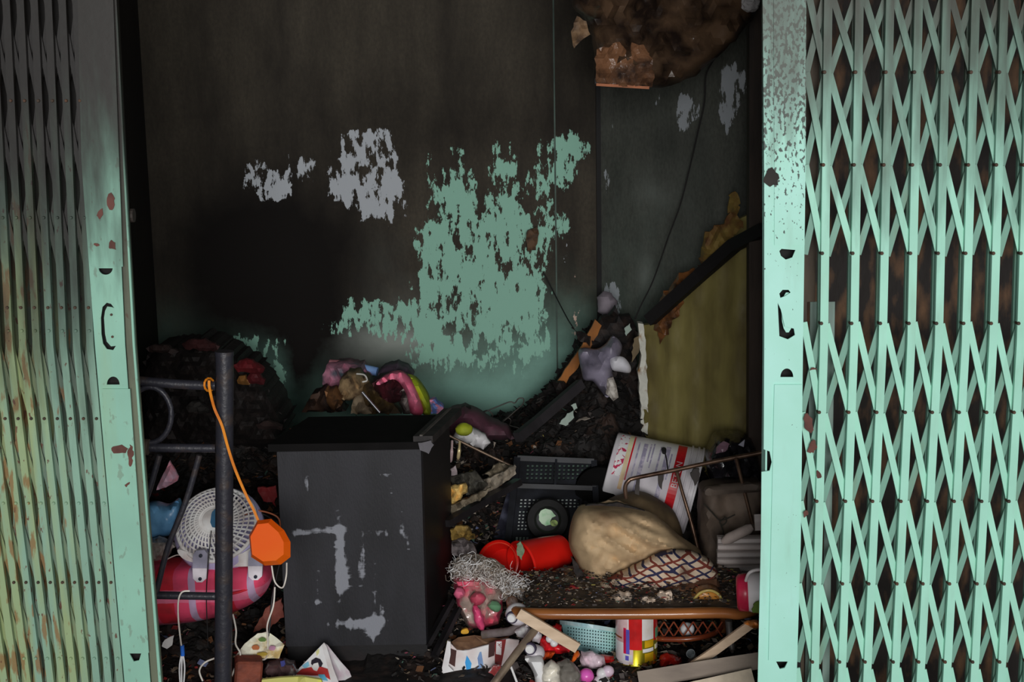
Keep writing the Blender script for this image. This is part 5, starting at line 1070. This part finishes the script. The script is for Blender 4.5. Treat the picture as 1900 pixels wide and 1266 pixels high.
# ------------------------------------------------------------------ red basins, fluff, pink bag
rd = mat('red_plastic', (196, 22, 14), K2, c2=(160, 14, 10), scale=8, rough=.32, bump=.05, spec=.5)
bs1 = thing('red_basin', 'round red plastic basin tipped up left of the black crate foot', 'basin', P(930, 1075, 4.3))
n1 = Vector((-.42, -.80, .43)).normalized(); c1 = P(925, 1046, 4.28); r_ = 43 * S(4.28)
mb = MB(); mb.lathe(c1, n1, [(0, -.035), (r_ * .72, -.034), (r_ * .92, .0), (r_ * 1.0, .010), (r_ * 1.05, .008), (r_ * 1.02, -.004), (r_ * .80, -.045), (0, -.05)], 44); mb.build('bowl', rd, bs1, smooth=True)
mb = MB(); mb.tube([c1 + n1 * .004 + (n1.orthogonal().normalized() * math.cos(a) + n1.cross(n1.orthogonal().normalized()) * math.sin(a)) * r_ * .93 for a in [k * math.pi / 18 for k in range(36)]], .0022, 6, closed=True); mb.build('rim_bead', mat('red_bead', (210, 52, 36), K2, rough=.3), bs1, smooth=True)
bx = (P(1075, 1012, 4.36) - P(972, 1046, 4.22)).normalized(); b0 = P(966, 1048, 4.24)
bs2 = thing('red_bucket', 'red plastic bucket lying on its side under the black crate', 'bucket', P(1010, 1085, 4.3))
mb = MB(); mb.lathe(b0, bx, [(.070, 0), (.076, .004), (.073, .012), (.064, .10), (.053, .17), (0, .17), (0, .165), (.050, .165), (.068, .01), (.070, 0)], 40); mb.build('shell', rd, bs2, smooth=True)
mb = Sl([(958, 1010), (966, 1006), (974, 1020), (968, 1040), (960, 1030)], 4.14, .008, jag=1.5, jstep=4, step=5, wr=.01, wf=.1); one('wrapper', mb, mat('green_foil', (96, 112, 90), K2, rough=.2), 'grey-green wrapper stuck between the two red vessels', 'wrapper')

# white fluff: many fine curled strands
rnd = random.Random(12); mb = MB()
for i in range(1200):
    u = rnd.random(); px = 842 + u * 135 + rnd.gauss(0, 5); py = 1052 + 38 * max(0, (u - .25)) + rnd.gauss(0, 11) + (6 if u < .5 else 14)
    p = P(px, py, 4.02 + rnd.uniform(-.07, .05)); a = rnd.uniform(0, 6.28); d = Vector((math.cos(a), rnd.uniform(-.6, .3), math.sin(a) * .7)); q = d.orthogonal().normalized(); L = rnd.uniform(.012, .04); cv = rnd.uniform(-.02, .02)
    pts = [p + d * (L * (t - .5)) + q * cv * math.sin(t * 3.1) + Vector((0, -rnd.uniform(0, .004), 0)) for t in (0, .33, .66, 1)]
    mb.tube(pts, rnd.uniform(.0004, .0010), 3, mi=0 if rnd.random() < .62 else (1 if rnd.random() < .7 else 2))
fl = [mat('fluff_white', (225, 214, 200), K2, bump=0), mat('fluff_grey', (112, 102, 92), K2, bump=0), mat('fluff_brown', (62, 52, 44), K2, bump=0)]
tagged(mb.build('white_fluff', fl, None, local=True), 'tangle of dirty white fibre fluff spilling over the pink bag', 'fluff', kind='stuff')
mb = Sl([(842, 1062), (850, 1042), (880, 1036), (912, 1044), (935, 1060), (952, 1085), (958, 1108), (935, 1118), (900, 1105), (860, 1090), (844, 1085)], 4.06, .05, step=7, jag=2.5, jstep=6, puff=.05, puff_r=20, wr=.04, wf=.07, seed=41)
one('fibre_wad', mb, mat('fibre_wad', (166, 154, 140), K2, c2=(70, 60, 52), scale=34, edge=.12, bump=1, bs=90), 'wad of dirty white stuffing on top of the pink bag', 'stuffing')
mb = Sl([(840, 1075), (870, 1070), (905, 1080), (930, 1096), (934, 1130), (925, 1158), (895, 1168), (868, 1165), (850, 1130)], 4.00, .04, step=7, jag=1, jstep=7, puff=.05, puff_r=26, wr=.035, wf=.05, seed=42)
pb = one('plastic_bag', mb, mat('clear_pink_bag', (128, 112, 104), K2, c2=(160, 60, 80), scale=13, edge=.06, mid=.5, rough=.18, spec=.7, bump=.5), 'clear plastic bag of pink things at the cabinet foot', 'bag', smooth=True)
for i, (x, y, w, h, a, c, lb) in enumerate(((888, 1148, 9, 24, .5, (190, 60, 96), 'bright pink rag low in the clear bag'), (852, 1102, 11, 10, 0, (206, 84, 110), 'pink rag against the cabinet in the clear bag'), (886, 1112, 14, 12, 0, (150, 58, 74), 'dull rose rag in the middle of the clear bag'), (882, 1110, 5, 6, 0, (200, 80, 40), 'tiny orange cap in the clear bag'), (918, 1126, 12, 10, .3, (84, 124, 92), 'pale green scrap beside the white ball'), (862, 1172, 7, 5, 0, (176, 130, 40), 'small yellow scrap under the clear bag'))):
    mb = Sl([(x + w * math.cos(t) * math.cos(a) - h * math.sin(t) * math.sin(-a) * -1 * math.sin(a) if False else x + w * math.cos(t) + (h * math.sin(t)) * math.sin(a) * .6, y + h * math.sin(t)) for t in [k * math.pi / 5 for k in range(10)]], 3.925, .01, step=5, jag=1.5, jstep=5, puff=.014, puff_r=8, wr=.01, wf=.1, seed=i)
    one('rag', mb, mat('bagrag_%d' % i, c, K2, rough=.3), lb, 'rag', smooth=True)

# ------------------------------------------------------------------ front right corner: box, tubes, sticks, toys
ca = thing('printed_carton', 'torn white carton with two blue shapes and dark red lettering band', 'carton', P(880, 1255, 3.86))
cw = mat('carton_white', (196, 182, 182), K2, c2=(160, 146, 144), scale=14); 
cY = lambda u, v: 3.84 + (u - 820) * .0004 - (v - 1190) * .0004
mb = Sl([(832, 1190), (838, 1196), (848, 1207), (870, 1207), (905, 1197), (925, 1190), (944, 1186), (964, 1188), (955, 1215), (935, 1237), (905, 1248), (884, 1256), (870, 1246), (855, 1254), (821, 1249), (826, 1222)], cY, .006, jag=1, jstep=8); mb.build('panel', cw, ca)
mb = Sl([(830, 1190), (836, 1192), (836, 1215), (832, 1236), (842, 1246), (822, 1250), (820, 1240)], lambda u, v: cY(u, v) - .02, .006); mb.build('flap', mat('carton_edge', (214, 206, 208), K2), ca)
mb = Sl([(838, 1192), (850, 1184), (880, 1180), (925, 1186), (945, 1182), (930, 1192), (905, 1198), (870, 1208), (846, 1206)], lambda u, v: cY(u, v) + .0 + (1208 - v) * .002, .004, step=8, wr=.006, wf=.08); mb.build('torn_top', mat('carton_brown', (110, 84, 62), K2, c2=(70, 50, 40), scale=20), ca)
br = mat('print_dark_red', (104, 26, 26), K2, bump=0); dk = mat('print_dark_brown', (52, 26, 24), K2, bump=0)
yb = lambda u, v: cY(u, v) - .002
bnd = Sl([(918, 1190), (939, 1187), (936, 1206), (930, 1236), (918, 1232)], yb, .002).build('red_print', br, ca)
Sl([(836, 1204), (847, 1208), (844, 1238), (833, 1231)], yb, .002).build('brown_print', dk, ca); Sl([(907, 1194), (920, 1190), (917, 1217), (906, 1221)], yb, .002).build('brown_print', dk, ca)
bl = mat('print_blue', (30, 110, 180), K2, c2=(50, 130, 200), bump=0); lb2 = mat('print_light_blue', (110, 140, 190), K2, bump=0)
Sl([(866, 1217), (870, 1223), (875, 1232), (873, 1244), (866, 1246), (863, 1230)], yb, .002).build('blue_print', bl, ca)
Sl([(890, 1211), (893, 1210), (896, 1228), (897, 1236), (888, 1243), (881, 1250), (880, 1244), (888, 1236), (886, 1222)], yb, .002).build('blue_print', lb2, ca)
vs, fs = text_shape('NOK'); xs = [v.x for v in vs]; mb = MB(); mx = max(xs)
Sl([(921, 1191), (931, 1191), (930, 1216), (920, 1214)], lambda u, v: yb(u, v) - .002, .002).build('white_print', mat('print_offwhite', (200, 184, 182), K2, bump=0), ca)
mb.add([P(930 - v.y * 10 , 1213 - v.x / mx * 20, cY(930, 1200) - .0055) for v in vs], fs); mb.build('lettering', br, ca)
mb = Sl([(906, 1248), (915, 1236), (928, 1236), (930, 1246), (920, 1256)], 3.80, .008, jag=1, jstep=4, step=6, puff=.008, puff_r=5); one('wrapper', mb, mat('red_white_wrapper', (150, 60, 60), K2, c2=(210, 180, 176), scale=60, edge=.05), 'crumpled red and white wrapper at the foot of the carton', 'wrapper')

tb_m = mat('dull_tube', (122, 108, 92), K2, c2=(80, 68, 60), metal=.5, rough=.35, bump=.05, scale=20)
mb = MB(); mb.tube([P(1000, 1160, 3.80), P(960, 1210, 3.72), P(912, 1275, 3.66)], .011, 14); one('metal_tube', mb, tb_m, 'brown-grey metal tube slanting down to the lower edge', 'tube', smooth=True)
mb = MB(); mb.tube([P(895, 1178, 3.92), P(945, 1172, 3.9), P(985, 1155, 3.88)], .0125, 14); one('metal_tube', mb, mat('grimy_tube', (84, 76, 76), K2, c2=(60, 52, 44), scale=30), 'grimy grey tube passing behind the beige lath', 'tube', smooth=True)
lath = mat('beige_lath', (164, 145, 124), K2, c2=(140, 120, 98), scale=12, stretch=(1, 1, 3))
mb = MB(); mb.strap([P(962, 1138, 3.74), P(1072, 1203, 3.72)], .030, .010, side=(.5, 0, 1)); one('wooden_lath', mb, lath, 'beige wooden lath leaning at the left end of the low table', 'lath')
mb = MB(); mb.strap([P(1394, 1158, 3.74), P(1330, 1205, 3.70), P(1262, 1252, 3.66)], .024, .010, side=(-.7, 0, 1)); one('wooden_lath', mb, lath, 'long beige wooden lath slanting below the right end of the table', 'lath')
wire([(944, 1228, 3.72), (952, 1248, 3.71), (964, 1280, 3.7)], .0035, mat('white_stick', (200, 196, 190), K2), 'thin white plastic stick beside the slanting tube', 'stick', 'stick')
for i, (x, y, w, h, rr, lb) in enumerate(((960, 1140, 24, 22, .9, 'white plastic ball end with a dark ring behind the beige lath'), (994, 1212, 18, 16, 1, 'grey-white ball with a disc below the beige lath'))):
    t_ = thing('toy_ball', lb, 'ball', P(x, y + 20, 3.84)); c_ = P(x, y, 3.84 if i == 0 else 3.76)
    mb = MB(); mb.lathe(c_, (0, 0, 1), [(math.cos(a) * w * S(3.8), math.sin(a) * h * S(3.8)) for a in [math.radians(d) for d in range(-90, 91, 12)]], 24); mb.build('ball', mat('toy_white' if i == 0 else 'toy_grey', (196, 184, 196) if i == 0 else (150, 146, 150), K2, rough=.3, bump=.0, c2=(170, 160, 172) if i == 0 else (110, 104, 108), scale=20), t_, smooth=True)
    d_ = P(x - 10, y + (9 if i == 0 else -5), 3.80 if i == 0 else 3.725)
    mb = MB(); mb.lathe(d_ + Vector((0, .012, 0)), (-.3, -1, 0), [(0, .012), (.011, .011), (.014, .006), (.014, -.012)], 20); mb.build('disc', mat('toy_disc', (176, 180, 192), K2, rough=.3, bump=0), t_, smooth=True)
    mb = MB(); mb.lathe(d_ + Vector((0, .012, 0)), (-.3, -1, 0), [(.0135, .006), (.0175, .004), (.0175, -.006), (.0135, -.006)], 20); mb.build('ring', mat('toy_ring', (42, 36, 54), K2), t_, smooth=True)
mb = Sl([(988, 1222), (1000, 1220), (1008, 1226), (1012, 1250), (1020, 1280), (998, 1280), (990, 1250), (980, 1232), (974, 1224), (978, 1222)], 3.72, .02, step=6, puff=.02, puff_r=8, smooth=True); one('toy_piece', mb, mat('toy_cream', (190, 182, 180), K2, rough=.35), 'long white plastic toy piece below the grey-white ball', 'toy', smooth=True)
for i, (o_, Y, c, lb, nm, ct) in enumerate((
 ([(954, 1172), (978, 1160), (985, 1168), (972, 1185), (960, 1182)], 3.86, (196, 172, 186), 'pale pink wrap triangle between the two tubes', 'wrap', 'wrapper'),
 ([(986, 1180), (998, 1170), (1006, 1180), (1000, 1194), (988, 1190)], 3.82, (190, 170, 186), 'pale pink wrap right of the slanting tube', 'wrap', 'wrapper'),
 ([(1002, 1188), (1012, 1180), (1024, 1196), (1060, 1204), (1055, 1212), (1010, 1215), (1002, 1205)], 3.84, (176, 20, 28), 'red plastic piece below the beige lath', 'plastic_piece', 'plastic'),
 ([(1004, 1222), (1012, 1212), (1030, 1212), (1024, 1222), (1010, 1226)], 3.80, (190, 66, 26), 'orange plastic piece under the red one', 'plastic_piece', 'plastic'),
 ([(1060, 1230), (1066, 1212), (1074, 1210), (1076, 1216), (1066, 1228)], 3.76, (214, 80, 24), 'bright orange cap left below the blue basket', 'cap', 'cap'),
 ([(1024, 1164), (1034, 1160), (1042, 1164), (1042, 1176), (1034, 1172)], 3.88, (160, 24, 26), 'red scrap left of the blue basket rim', 'plastic_piece', 'plastic'),
 ([(1106, 1218), (1140, 1220), (1142, 1242), (1126, 1236), (1112, 1226)], 3.88, (168, 22, 24), 'red plastic piece between basket and tin', 'plastic_piece', 'plastic'),
 ([(1222, 1230), (1226, 1218), (1238, 1214), (1264, 1222), (1268, 1234), (1240, 1246), (1224, 1244)], 3.86, (160, 32, 24), 'red wrapper right of the tin', 'wrapper', 'wrapper'),
 ([(1076, 1226), (1078, 1212), (1100, 1212), (1122, 1222), (1124, 1240), (1100, 1242), (1080, 1238)], 3.80, (180, 156, 164), 'crumpled clear pinkish film below the blue basket', 'film', 'wrapper'),
 ([(1040, 1180), (1070, 1190), (1064, 1208), (1036, 1196)], 3.86, (150, 96, 110), 'dull pink film behind the beige lath end', 'film', 'wrapper'),
 ([(1290, 1228), (1302, 1218), (1330, 1222), (1330, 1238), (1300, 1244), (1288, 1240)], 3.84, (110, 112, 114), 'crumpled clear film behind the long beige lath', 'film', 'wrapper'),
 ([(1005, 1270), (1008, 1240), (1022, 1226), (1038, 1236), (1040, 1275)], 3.70, (176, 168, 156), 'whitish crumpled cloth at the lower edge', 'cloth', 'cloth'),
 ([(1036, 1270), (1034, 1232), (1050, 1224), (1066, 1234), (1078, 1252), (1080, 1275)], 3.71, (88, 84, 78), 'smoke-grey tuft beside the whitish cloth', 'tuft', 'fluff'),
 ([(1382, 1158), (1398, 1152), (1412, 1156), (1412, 1166), (1396, 1166)], 3.72, (196, 104, 44), 'orange scrap at the end of the long lath by the gate', 'scrap', 'scrap'),
)):
    mb = Sl(o_, Y, .012, step=5, jag=1.2, jstep=5, puff=.014, puff_r=8, wr=.014, wf=.1, seed=i + 80); one(nm, mb, mat('bit_%d' % i, c, K2, c2=tuple(v * .7 for v in c), scale=30, rough=.25, spec=.6), lb, ct, smooth=True)
for i, (x, y, r, c, lb) in enumerate(((1088, 1254, 15, (216, 76, 150), 'bright pink ball at the lower edge'), (1118, 1250, 12, (200, 192, 198), 'white ball right of the bright pink one'), (1128, 1246, 12, (206, 160, 180), 'pale pink ball touching the tin'), (1116, 1268, 17, (190, 192, 190), 'white ball at the lower edge under the pale pink ball'), (1020, 1186, 8, (220, 214, 214), 'glossy white bead, upper of two below the lath'), (1028, 1194, 8, (224, 216, 218), 'glossy white bead, lower of two below the lath'), (1225, 1245, 12, (196, 190, 176), 'cream ball beside the foot of the tin'), (1275, 1168, 15, (206, 204, 210), 'white ball behind the lattice rail'))):
    mb = MB(); rr = r * S(3.78); mb.lump(P(x, y, 3.74 if y > 1200 and x < 1200 else (3.80 if x < 1200 else (3.86 if y > 1200 else 3.97))), (rr, rr, rr * .95), i, .05, 1.2, 3); one('ball', mb, mat('ball_%d' % i, c, K2, rough=.25, bump=0), lb, 'ball', smooth=True)

# blue perforated basket
bkm = mat('pale_blue_plastic', (142, 190, 204), K2, c2=(120, 168, 184), scale=6, rough=.35, bump=0)
bb_ = thing('blue_basket', 'pale blue perforated basket tilted under the low table', 'basket', P(1095, 1218, 3.98))
hol = []
for i in range(19):
    for j in range(8):
        x = 1053 + i * 5.1; y = 1164 + j * 5.8 + (x - 1053) * .13
        if y < 1152 + (x - 1045) * .125 + 8 or y > 1196 + (x - 1060) * .20: continue
        hol.append([(x, y), (x + 2.3, y + .2), (x + 2.3, y + 3), (x, y + 2.8)])
bskY = lambda u, v: 3.90 + .10 * ((u - 1105) / 65) ** 2 + (v - 1150) * .0006
mb = Sl([(1042, 1158), (1060, 1160), (1100, 1166), (1150, 1174), (1150, 1222), (1120, 1218), (1090, 1210), (1068, 1202), (1052, 1190), (1045, 1175)], bskY, .004, holes=[h for h in hol if h[0][0] < 1146]); mb.build('perforated_wall', bkm, bb_)
mb = MB(); mb.strap(curve_pts([P(x, y, bskY(x, y) - .002) for x, y in ((1041, 1155), (1060, 1157), (1100, 1163), (1152, 1172))], 5), .012, .008, side=(0, .2, 1)); mb.build('rim', mat('blue_rim', (156, 204, 214), K2, rough=.3, bump=0), bb_)
mb = MB(); mb.tube(curve_pts([P(x, y, bskY(x, y) + .002) for x, y in ((1050, 1192), (1068, 1202), (1090, 1210), (1120, 1217), (1152, 1222))], 5), .004, 8); mb.build('base_rim', MATS['blue_rim'], bb_, smooth=True)
mb = Sl([(1046, 1160), (1150, 1176), (1150, 1218), (1070, 1200)], lambda u, v: bskY(u, v) + .10, .004); mb.build('back_wall', mat('basket_inside', (40, 62, 74), K2), bb_)

# tin
tn = thing('milk_powder_tin', 'red, white and gold milk powder tin under the low table', 'tin', P(1181, 1262, 3.88))
tc_ = P(1181, 1258, 3.90); tr = 41 * S(3.88); th = P(1181, 1152, 3.90).z - tc_.z; tc_.z = max(tc_.z, .004)
axz = (P(1178, 1150, 3.9) - P(1184, 1258, 3.9)); axz = Vector((0, 0, 1))
def tpt(deg, h, off=.0008): a = math.radians(deg); return tc_ + Vector((math.sin(a) * (tr + off), -math.cos(a) * (tr + off), h * th))
gold = mat('tin_gold', (206, 160, 40), K2, metal=.85, rough=.22, bump=0, c2=(220, 190, 80)); twm = mat('tin_white', (198, 178, 180), K2, rough=.2, bump=0, c2=(186, 158, 162), scale=10, coat=.5)
mb = MB(); mb.lathe(tc_, axz, [(0, 0), (tr, 0), (tr + .002, .003), (tr, .006), (tr, th - .006), (tr + .002, th - .003), (tr, th), (tr - .004, th), (tr - .004, th - .005), (0, th - .005)], 56); mb.build('can', gold, tn, smooth=True)
def tb_band(nm, d0, d1, h0, h1, m, off=.0008):
    n = max(2, int(abs(d1 - d0) / 5)); mb = MB(); k = 2 * (n + 1)
    a = [tpt(d0 + (d1 - d0) * i / n, h, off) for h in (h0, h1) for i in range(n + 1)]; b_ = [tpt(d0 + (d1 - d0) * i / n, h, -.001) for h in (h0, h1) for i in range(n + 1)]; fs = []
    for i in range(n): fs += [(i, i + 1, n + 2 + i, n + 1 + i), (i, k + i, k + i + 1, i + 1), (n + 1 + i, n + 2 + i, k + n + 2 + i, k + n + 1 + i)]
    fs += [(0, n + 1, k + n + 1, k), (n, k + n, k + 2 * n + 1, 2 * n + 1)]; mb.add(a + b_, fs); return mb.build(nm, m, tn, smooth=False)
tred = mat('tin_red', (160, 26, 26), K2, rough=.2, bump=0, coat=.5); tblu = mat('tin_blue', (76, 70, 150), K2, rough=.2, bump=0); tpk = mat('tin_pink', (206, 150, 150), K2, rough=.2, bump=0, coat=.4); tgr = mat('tin_green', (70, 130, 100), K2, rough=.3, bump=0); tyl = mat('tin_yellow', (160, 126, 20), K2, rough=.2, bump=0, coat=.5); crm = mat('tin_cream', (212, 202, 190), K2, rough=.2, bump=0, coat=.5)
tb_band('label', -85, -26, .03, .93, twm); tb_band('pink_field', -80, -30, .40, .86, tpk, .0010)
tb_band('red_field', -27, 10, .30, .90, tred); tb_band('pink_field', -27, -14, .05, .30, tpk); tb_band('red_field', 48, 78, .42, .90, tred)
tb_band('cream_field', 10, 47, .46, .93, crm); tb_band('yellow_field', 18, 47, .33, .45, tyl); tb_band('cream_field', 12, 47, .25, .31, crm); tb_band('yellow_field', 18, 47, .08, .23, tyl)
tb_band('green_emblem', 56, 80, .45, .62, tgr, .0012); tb_band('red_ribbon', -42, -34, .22, .66, mat('tin_crimson', (160, 20, 56), K2, rough=.3, bump=0), .0014); tb_band('blue_ribbon', -34, -24, .22, .64, tblu, .0014)
tb_band('white_emblem', -44, -16, .09, .21, crm, .0012); tb_band('blue_emblem', -36, -26, .11, .19, tblu, .0018); tb_band('brown_stripe', -85, -48, .46, .49, mat('tin_brown', (120, 62, 30), K2, bump=0), .0014)
tb_band('white_box', 56, 72, .26, .34, crm, .0012)

# drink flask at the gate edge
fk = thing('drink_flask', 'white flask with a crimson band lying behind the right gate edge', 'flask', P(1395, 1140, 3.66))
f0, f1 = P(1366, 1100, 3.70), P(1460, 1098, 3.68); fa = (f1 - f0).normalized(); FRd = 37 * S(3.7)
mb = MB(); mb.lathe(f0, fa, [(0, 0), (FRd * .80, .001), (FRd * .97, .008), (FRd * 1.0, .030), (FRd * .97, .034)], 36); mb.build('crimson_band', mat('crimson', (190, 36, 66), K2, rough=.3, bump=0), fk, smooth=True)
mb = MB(); mb.lathe(f0, fa, [(FRd * .97, .030), (FRd * 1.03, .04), (FRd * 1.05, .10), (FRd, .13), (0, .13)], 36); mb.build('flask_body', mat('flask_white', (196, 184, 186), K2, rough=.3, bump=0, c2=(170, 160, 162), scale=12), fk, smooth=True)
mb = MB(); mb.tube(curve_pts([P(1384, 1078, 3.63), P(1390, 1064, 3.61), P(1404, 1058, 3.61), P(1425, 1058, 3.62)], 6), .0045, 8); mb.build('handle', mat('flask_handle', (176, 166, 166), K2, rough=.3, bump=0), fk, smooth=True)
mb = Sl([(1396, 1132), (1400, 1118), (1408, 1116), (1414, 1124), (1410, 1136), (1398, 1138)], 3.62, .006, jag=2, jstep=4); one('leaf_tuft', mb, mat('leaf_green', (74, 96, 36), K2), 'tuft of green leaf stuck to the drink flask', 'leaf')

# lower right boards
mb = MB(); mb.strap([P(1185, 1262, 3.66), P(1320, 1240, 3.64), P(1440, 1222, 3.62)], .045, .016, side=(0, .5, 1)); one('grey_board', mb, mat('weathered_board', (108, 98, 88), K2, c2=(76, 68, 62), scale=8, stretch=(.5, 2, 2)), 'weathered grey board lying along the lower right edge', 'board')
mb = MB(); mb.strap([P(1255, 1290, 3.58), P(1398, 1258, 3.58)], .05, .012, side=(0, .5, 1)); one('cream_board', mb, mat('cream_board', (160, 148, 130), K2), 'cream board end at the very lower right below the grey one', 'board')
# glassware glints
gm = mat('grey_glass', (120, 126, 128), K2, c2=(70, 76, 78), rough=.08, scale=20, bump=0, spec=.9)
for i, (x, y, r, lb) in enumerate(((1300, 1246, 12, 'small clear glass on its side, front one under the table'), (1318, 1226, 13, 'small clear glass behind the front one'), (1284, 1216, 9, 'tiny clear glass right of the red wrapper'))):
    mb = MB(); rr = r * S(3.8); mb.lathe(P(x, y, 3.82 if i else 3.78), Vector((.5 - i * .4, -.6, .5)).normalized(), [(0, -.02), (rr * .7, -.02), (rr, .015), (rr * .9, .015), (rr * .6, -.015), (0, -.015)], 20); one('glass', mb, gm, lb, 'glass', 'small glasses under the table', smooth=True)

# ------------------------------------------------------------------ front left: brick, sheets, comic
mb = MB(); mb.box(P(460, 1246, 3.68), (.075, .06, .075), Matrix.Rotation(.25, 4, 'Z') @ Matrix.Rotation(.12, 4, 'Y'), bevel=.006); one('brick', mb, mat('brick_red', (96, 48, 34), K2, c2=(70, 34, 26), scale=30, bump=.8), 'half brick lying right of the bed post foot', 'brick')
flo = mat('floral_print', (190, 178, 156), K2, c2=(150, 130, 84), scale=26, edge=.10, bump=.1)
mb = Sl([(436, 1218), (452, 1196), (478, 1176), (496, 1172), (520, 1190), (528, 1198), (518, 1222), (500, 1222), (460, 1222)], lambda u, v: 3.78 - (v - 1170) * .0012, .003, step=8, jag=1.2, jstep=7, wr=.014, wf=.05, seed=3); sh = one('printed_sheet', mb, flo, 'crumpled flower-printed sheet lying above the brick', 'sheet')
for i, (x, y, rx, ry, c) in enumerate(((486, 1187, 7, 4, (90, 120, 60)), (474, 1202, 7, 5, (170, 100, 60)), (505, 1203, 6, 5, (150, 110, 130)), (486, 1214, 9, 4, (130, 110, 40)))):
    mb = Sl(ell(x, y, rx, ry), lambda u, v: 3.768 - (v - 1170) * .0012, .001, jag=1, jstep=4); mb.build('flower_print', mat('flower_%d' % i, c, K2, bump=0), sh)
mb = Sl([(488, 1250), (496, 1232), (520, 1226), (545, 1232), (552, 1250), (540, 1262), (500, 1262)], 3.72, .02, step=6, jag=1.5, jstep=5, puff=.02, puff_r=9, wr=.02, wf=.1); one('plastic_wrap', mb, mat('dark_wrap', (60, 46, 46), K2, c2=(120, 116, 112), scale=24, edge=.08, mid=.6, rough=.15), 'dark crumpled wrap with shiny folds between brick and comic', 'wrapping', smooth=True)
mb = Sl([(520, 1228), (528, 1226), (530, 1236), (522, 1238)], 3.69, .003); one('tape_piece', mb, mat('navy_bit', (40, 44, 96), K2), 'small navy tape piece on the dark wrap', 'tape')
cm_ = thing('folded_comic', 'folded comic page standing like a tent before the cabinet', 'paper', P(600, 1262, 3.74))
cY1 = lambda u, v: 3.73 + (1265 - v) * .0011
Sl([(601, 1193), (612, 1230), (626, 1272), (543, 1272), (545, 1251), (575, 1220)], cY1, .002, step=14).build('front_page', mat('comic_pale', (178, 190, 206), K2, c2=(198, 198, 196), scale=12, bump=0), cm_)
Sl([(601, 1193), (608, 1198), (632, 1228), (648, 1246), (652, 1256), (646, 1262), (624, 1264), (612, 1230)], lambda u, v: 3.735 + (1265 - v) * .0011 + (u - 601) * .0012, .002, step=12, wr=.006, wf=.06).build('back_page', mat('comic_back', (196, 182, 180), K2, c2=(160, 140, 150), scale=26, bump=0), cm_)
Sl([(601, 1193), (606, 1200), (618, 1240), (628, 1266), (616, 1268), (606, 1230), (598, 1200)], lambda u, v: cY1(u, v) - .006, .003).build('page_edge', mat('comic_edge', (206, 190, 184), K2, bump=0), cm_)
def ink(o_, c, nm, d=.003): Sl(o_, lambda u, v: cY1(u, v) - d, .0015).build(nm, mat('ink_%s' % nm, c, K2, bump=0), cm_)
ink([(548, 1252), (560, 1242), (576, 1239), (596, 1238), (608, 1242), (613, 1262), (600, 1254), (580, 1254)], (150, 40, 38), 'red_print'); ink([(578, 1226), (586, 1221), (594, 1224), (599, 1232), (596, 1238), (582, 1238), (577, 1232)], (24, 20, 30), 'black_print', .0042)
ink([(582, 1232), (590, 1230), (592, 1238), (588, 1246), (582, 1244), (578, 1238)], (206, 188, 170), 'skin_print', .0052); ink([(560, 1236), (572, 1228), (574, 1236), (566, 1241)], (110, 160, 210), 'sky_print'); ink([(586, 1210), (592, 1204), (592, 1212), (588, 1218)], (210, 210, 130), 'yellow_print'); ink([(590, 1252), (602, 1252), (608, 1264), (596, 1262)], (80, 150, 200), 'light_print', .0042)
mb = Sl([(484, 1275), (486, 1262), (520, 1258), (560, 1256), (596, 1262), (600, 1275)], 3.62, .01, step=10, puff=.006, puff_r=6, wr=.006, wf=.06); one('printed_sheet', mb, mat('yellow_green_sheet', (150, 148, 84), K2, c2=(206, 180, 60), scale=10, edge=.08), 'yellow-green printed sheet at the lower edge under the comic', 'sheet')
mb = Sl([(303, 1275), (318, 1262), (345, 1266), (350, 1290), (303, 1290)], 3.6, .01, jag=1);
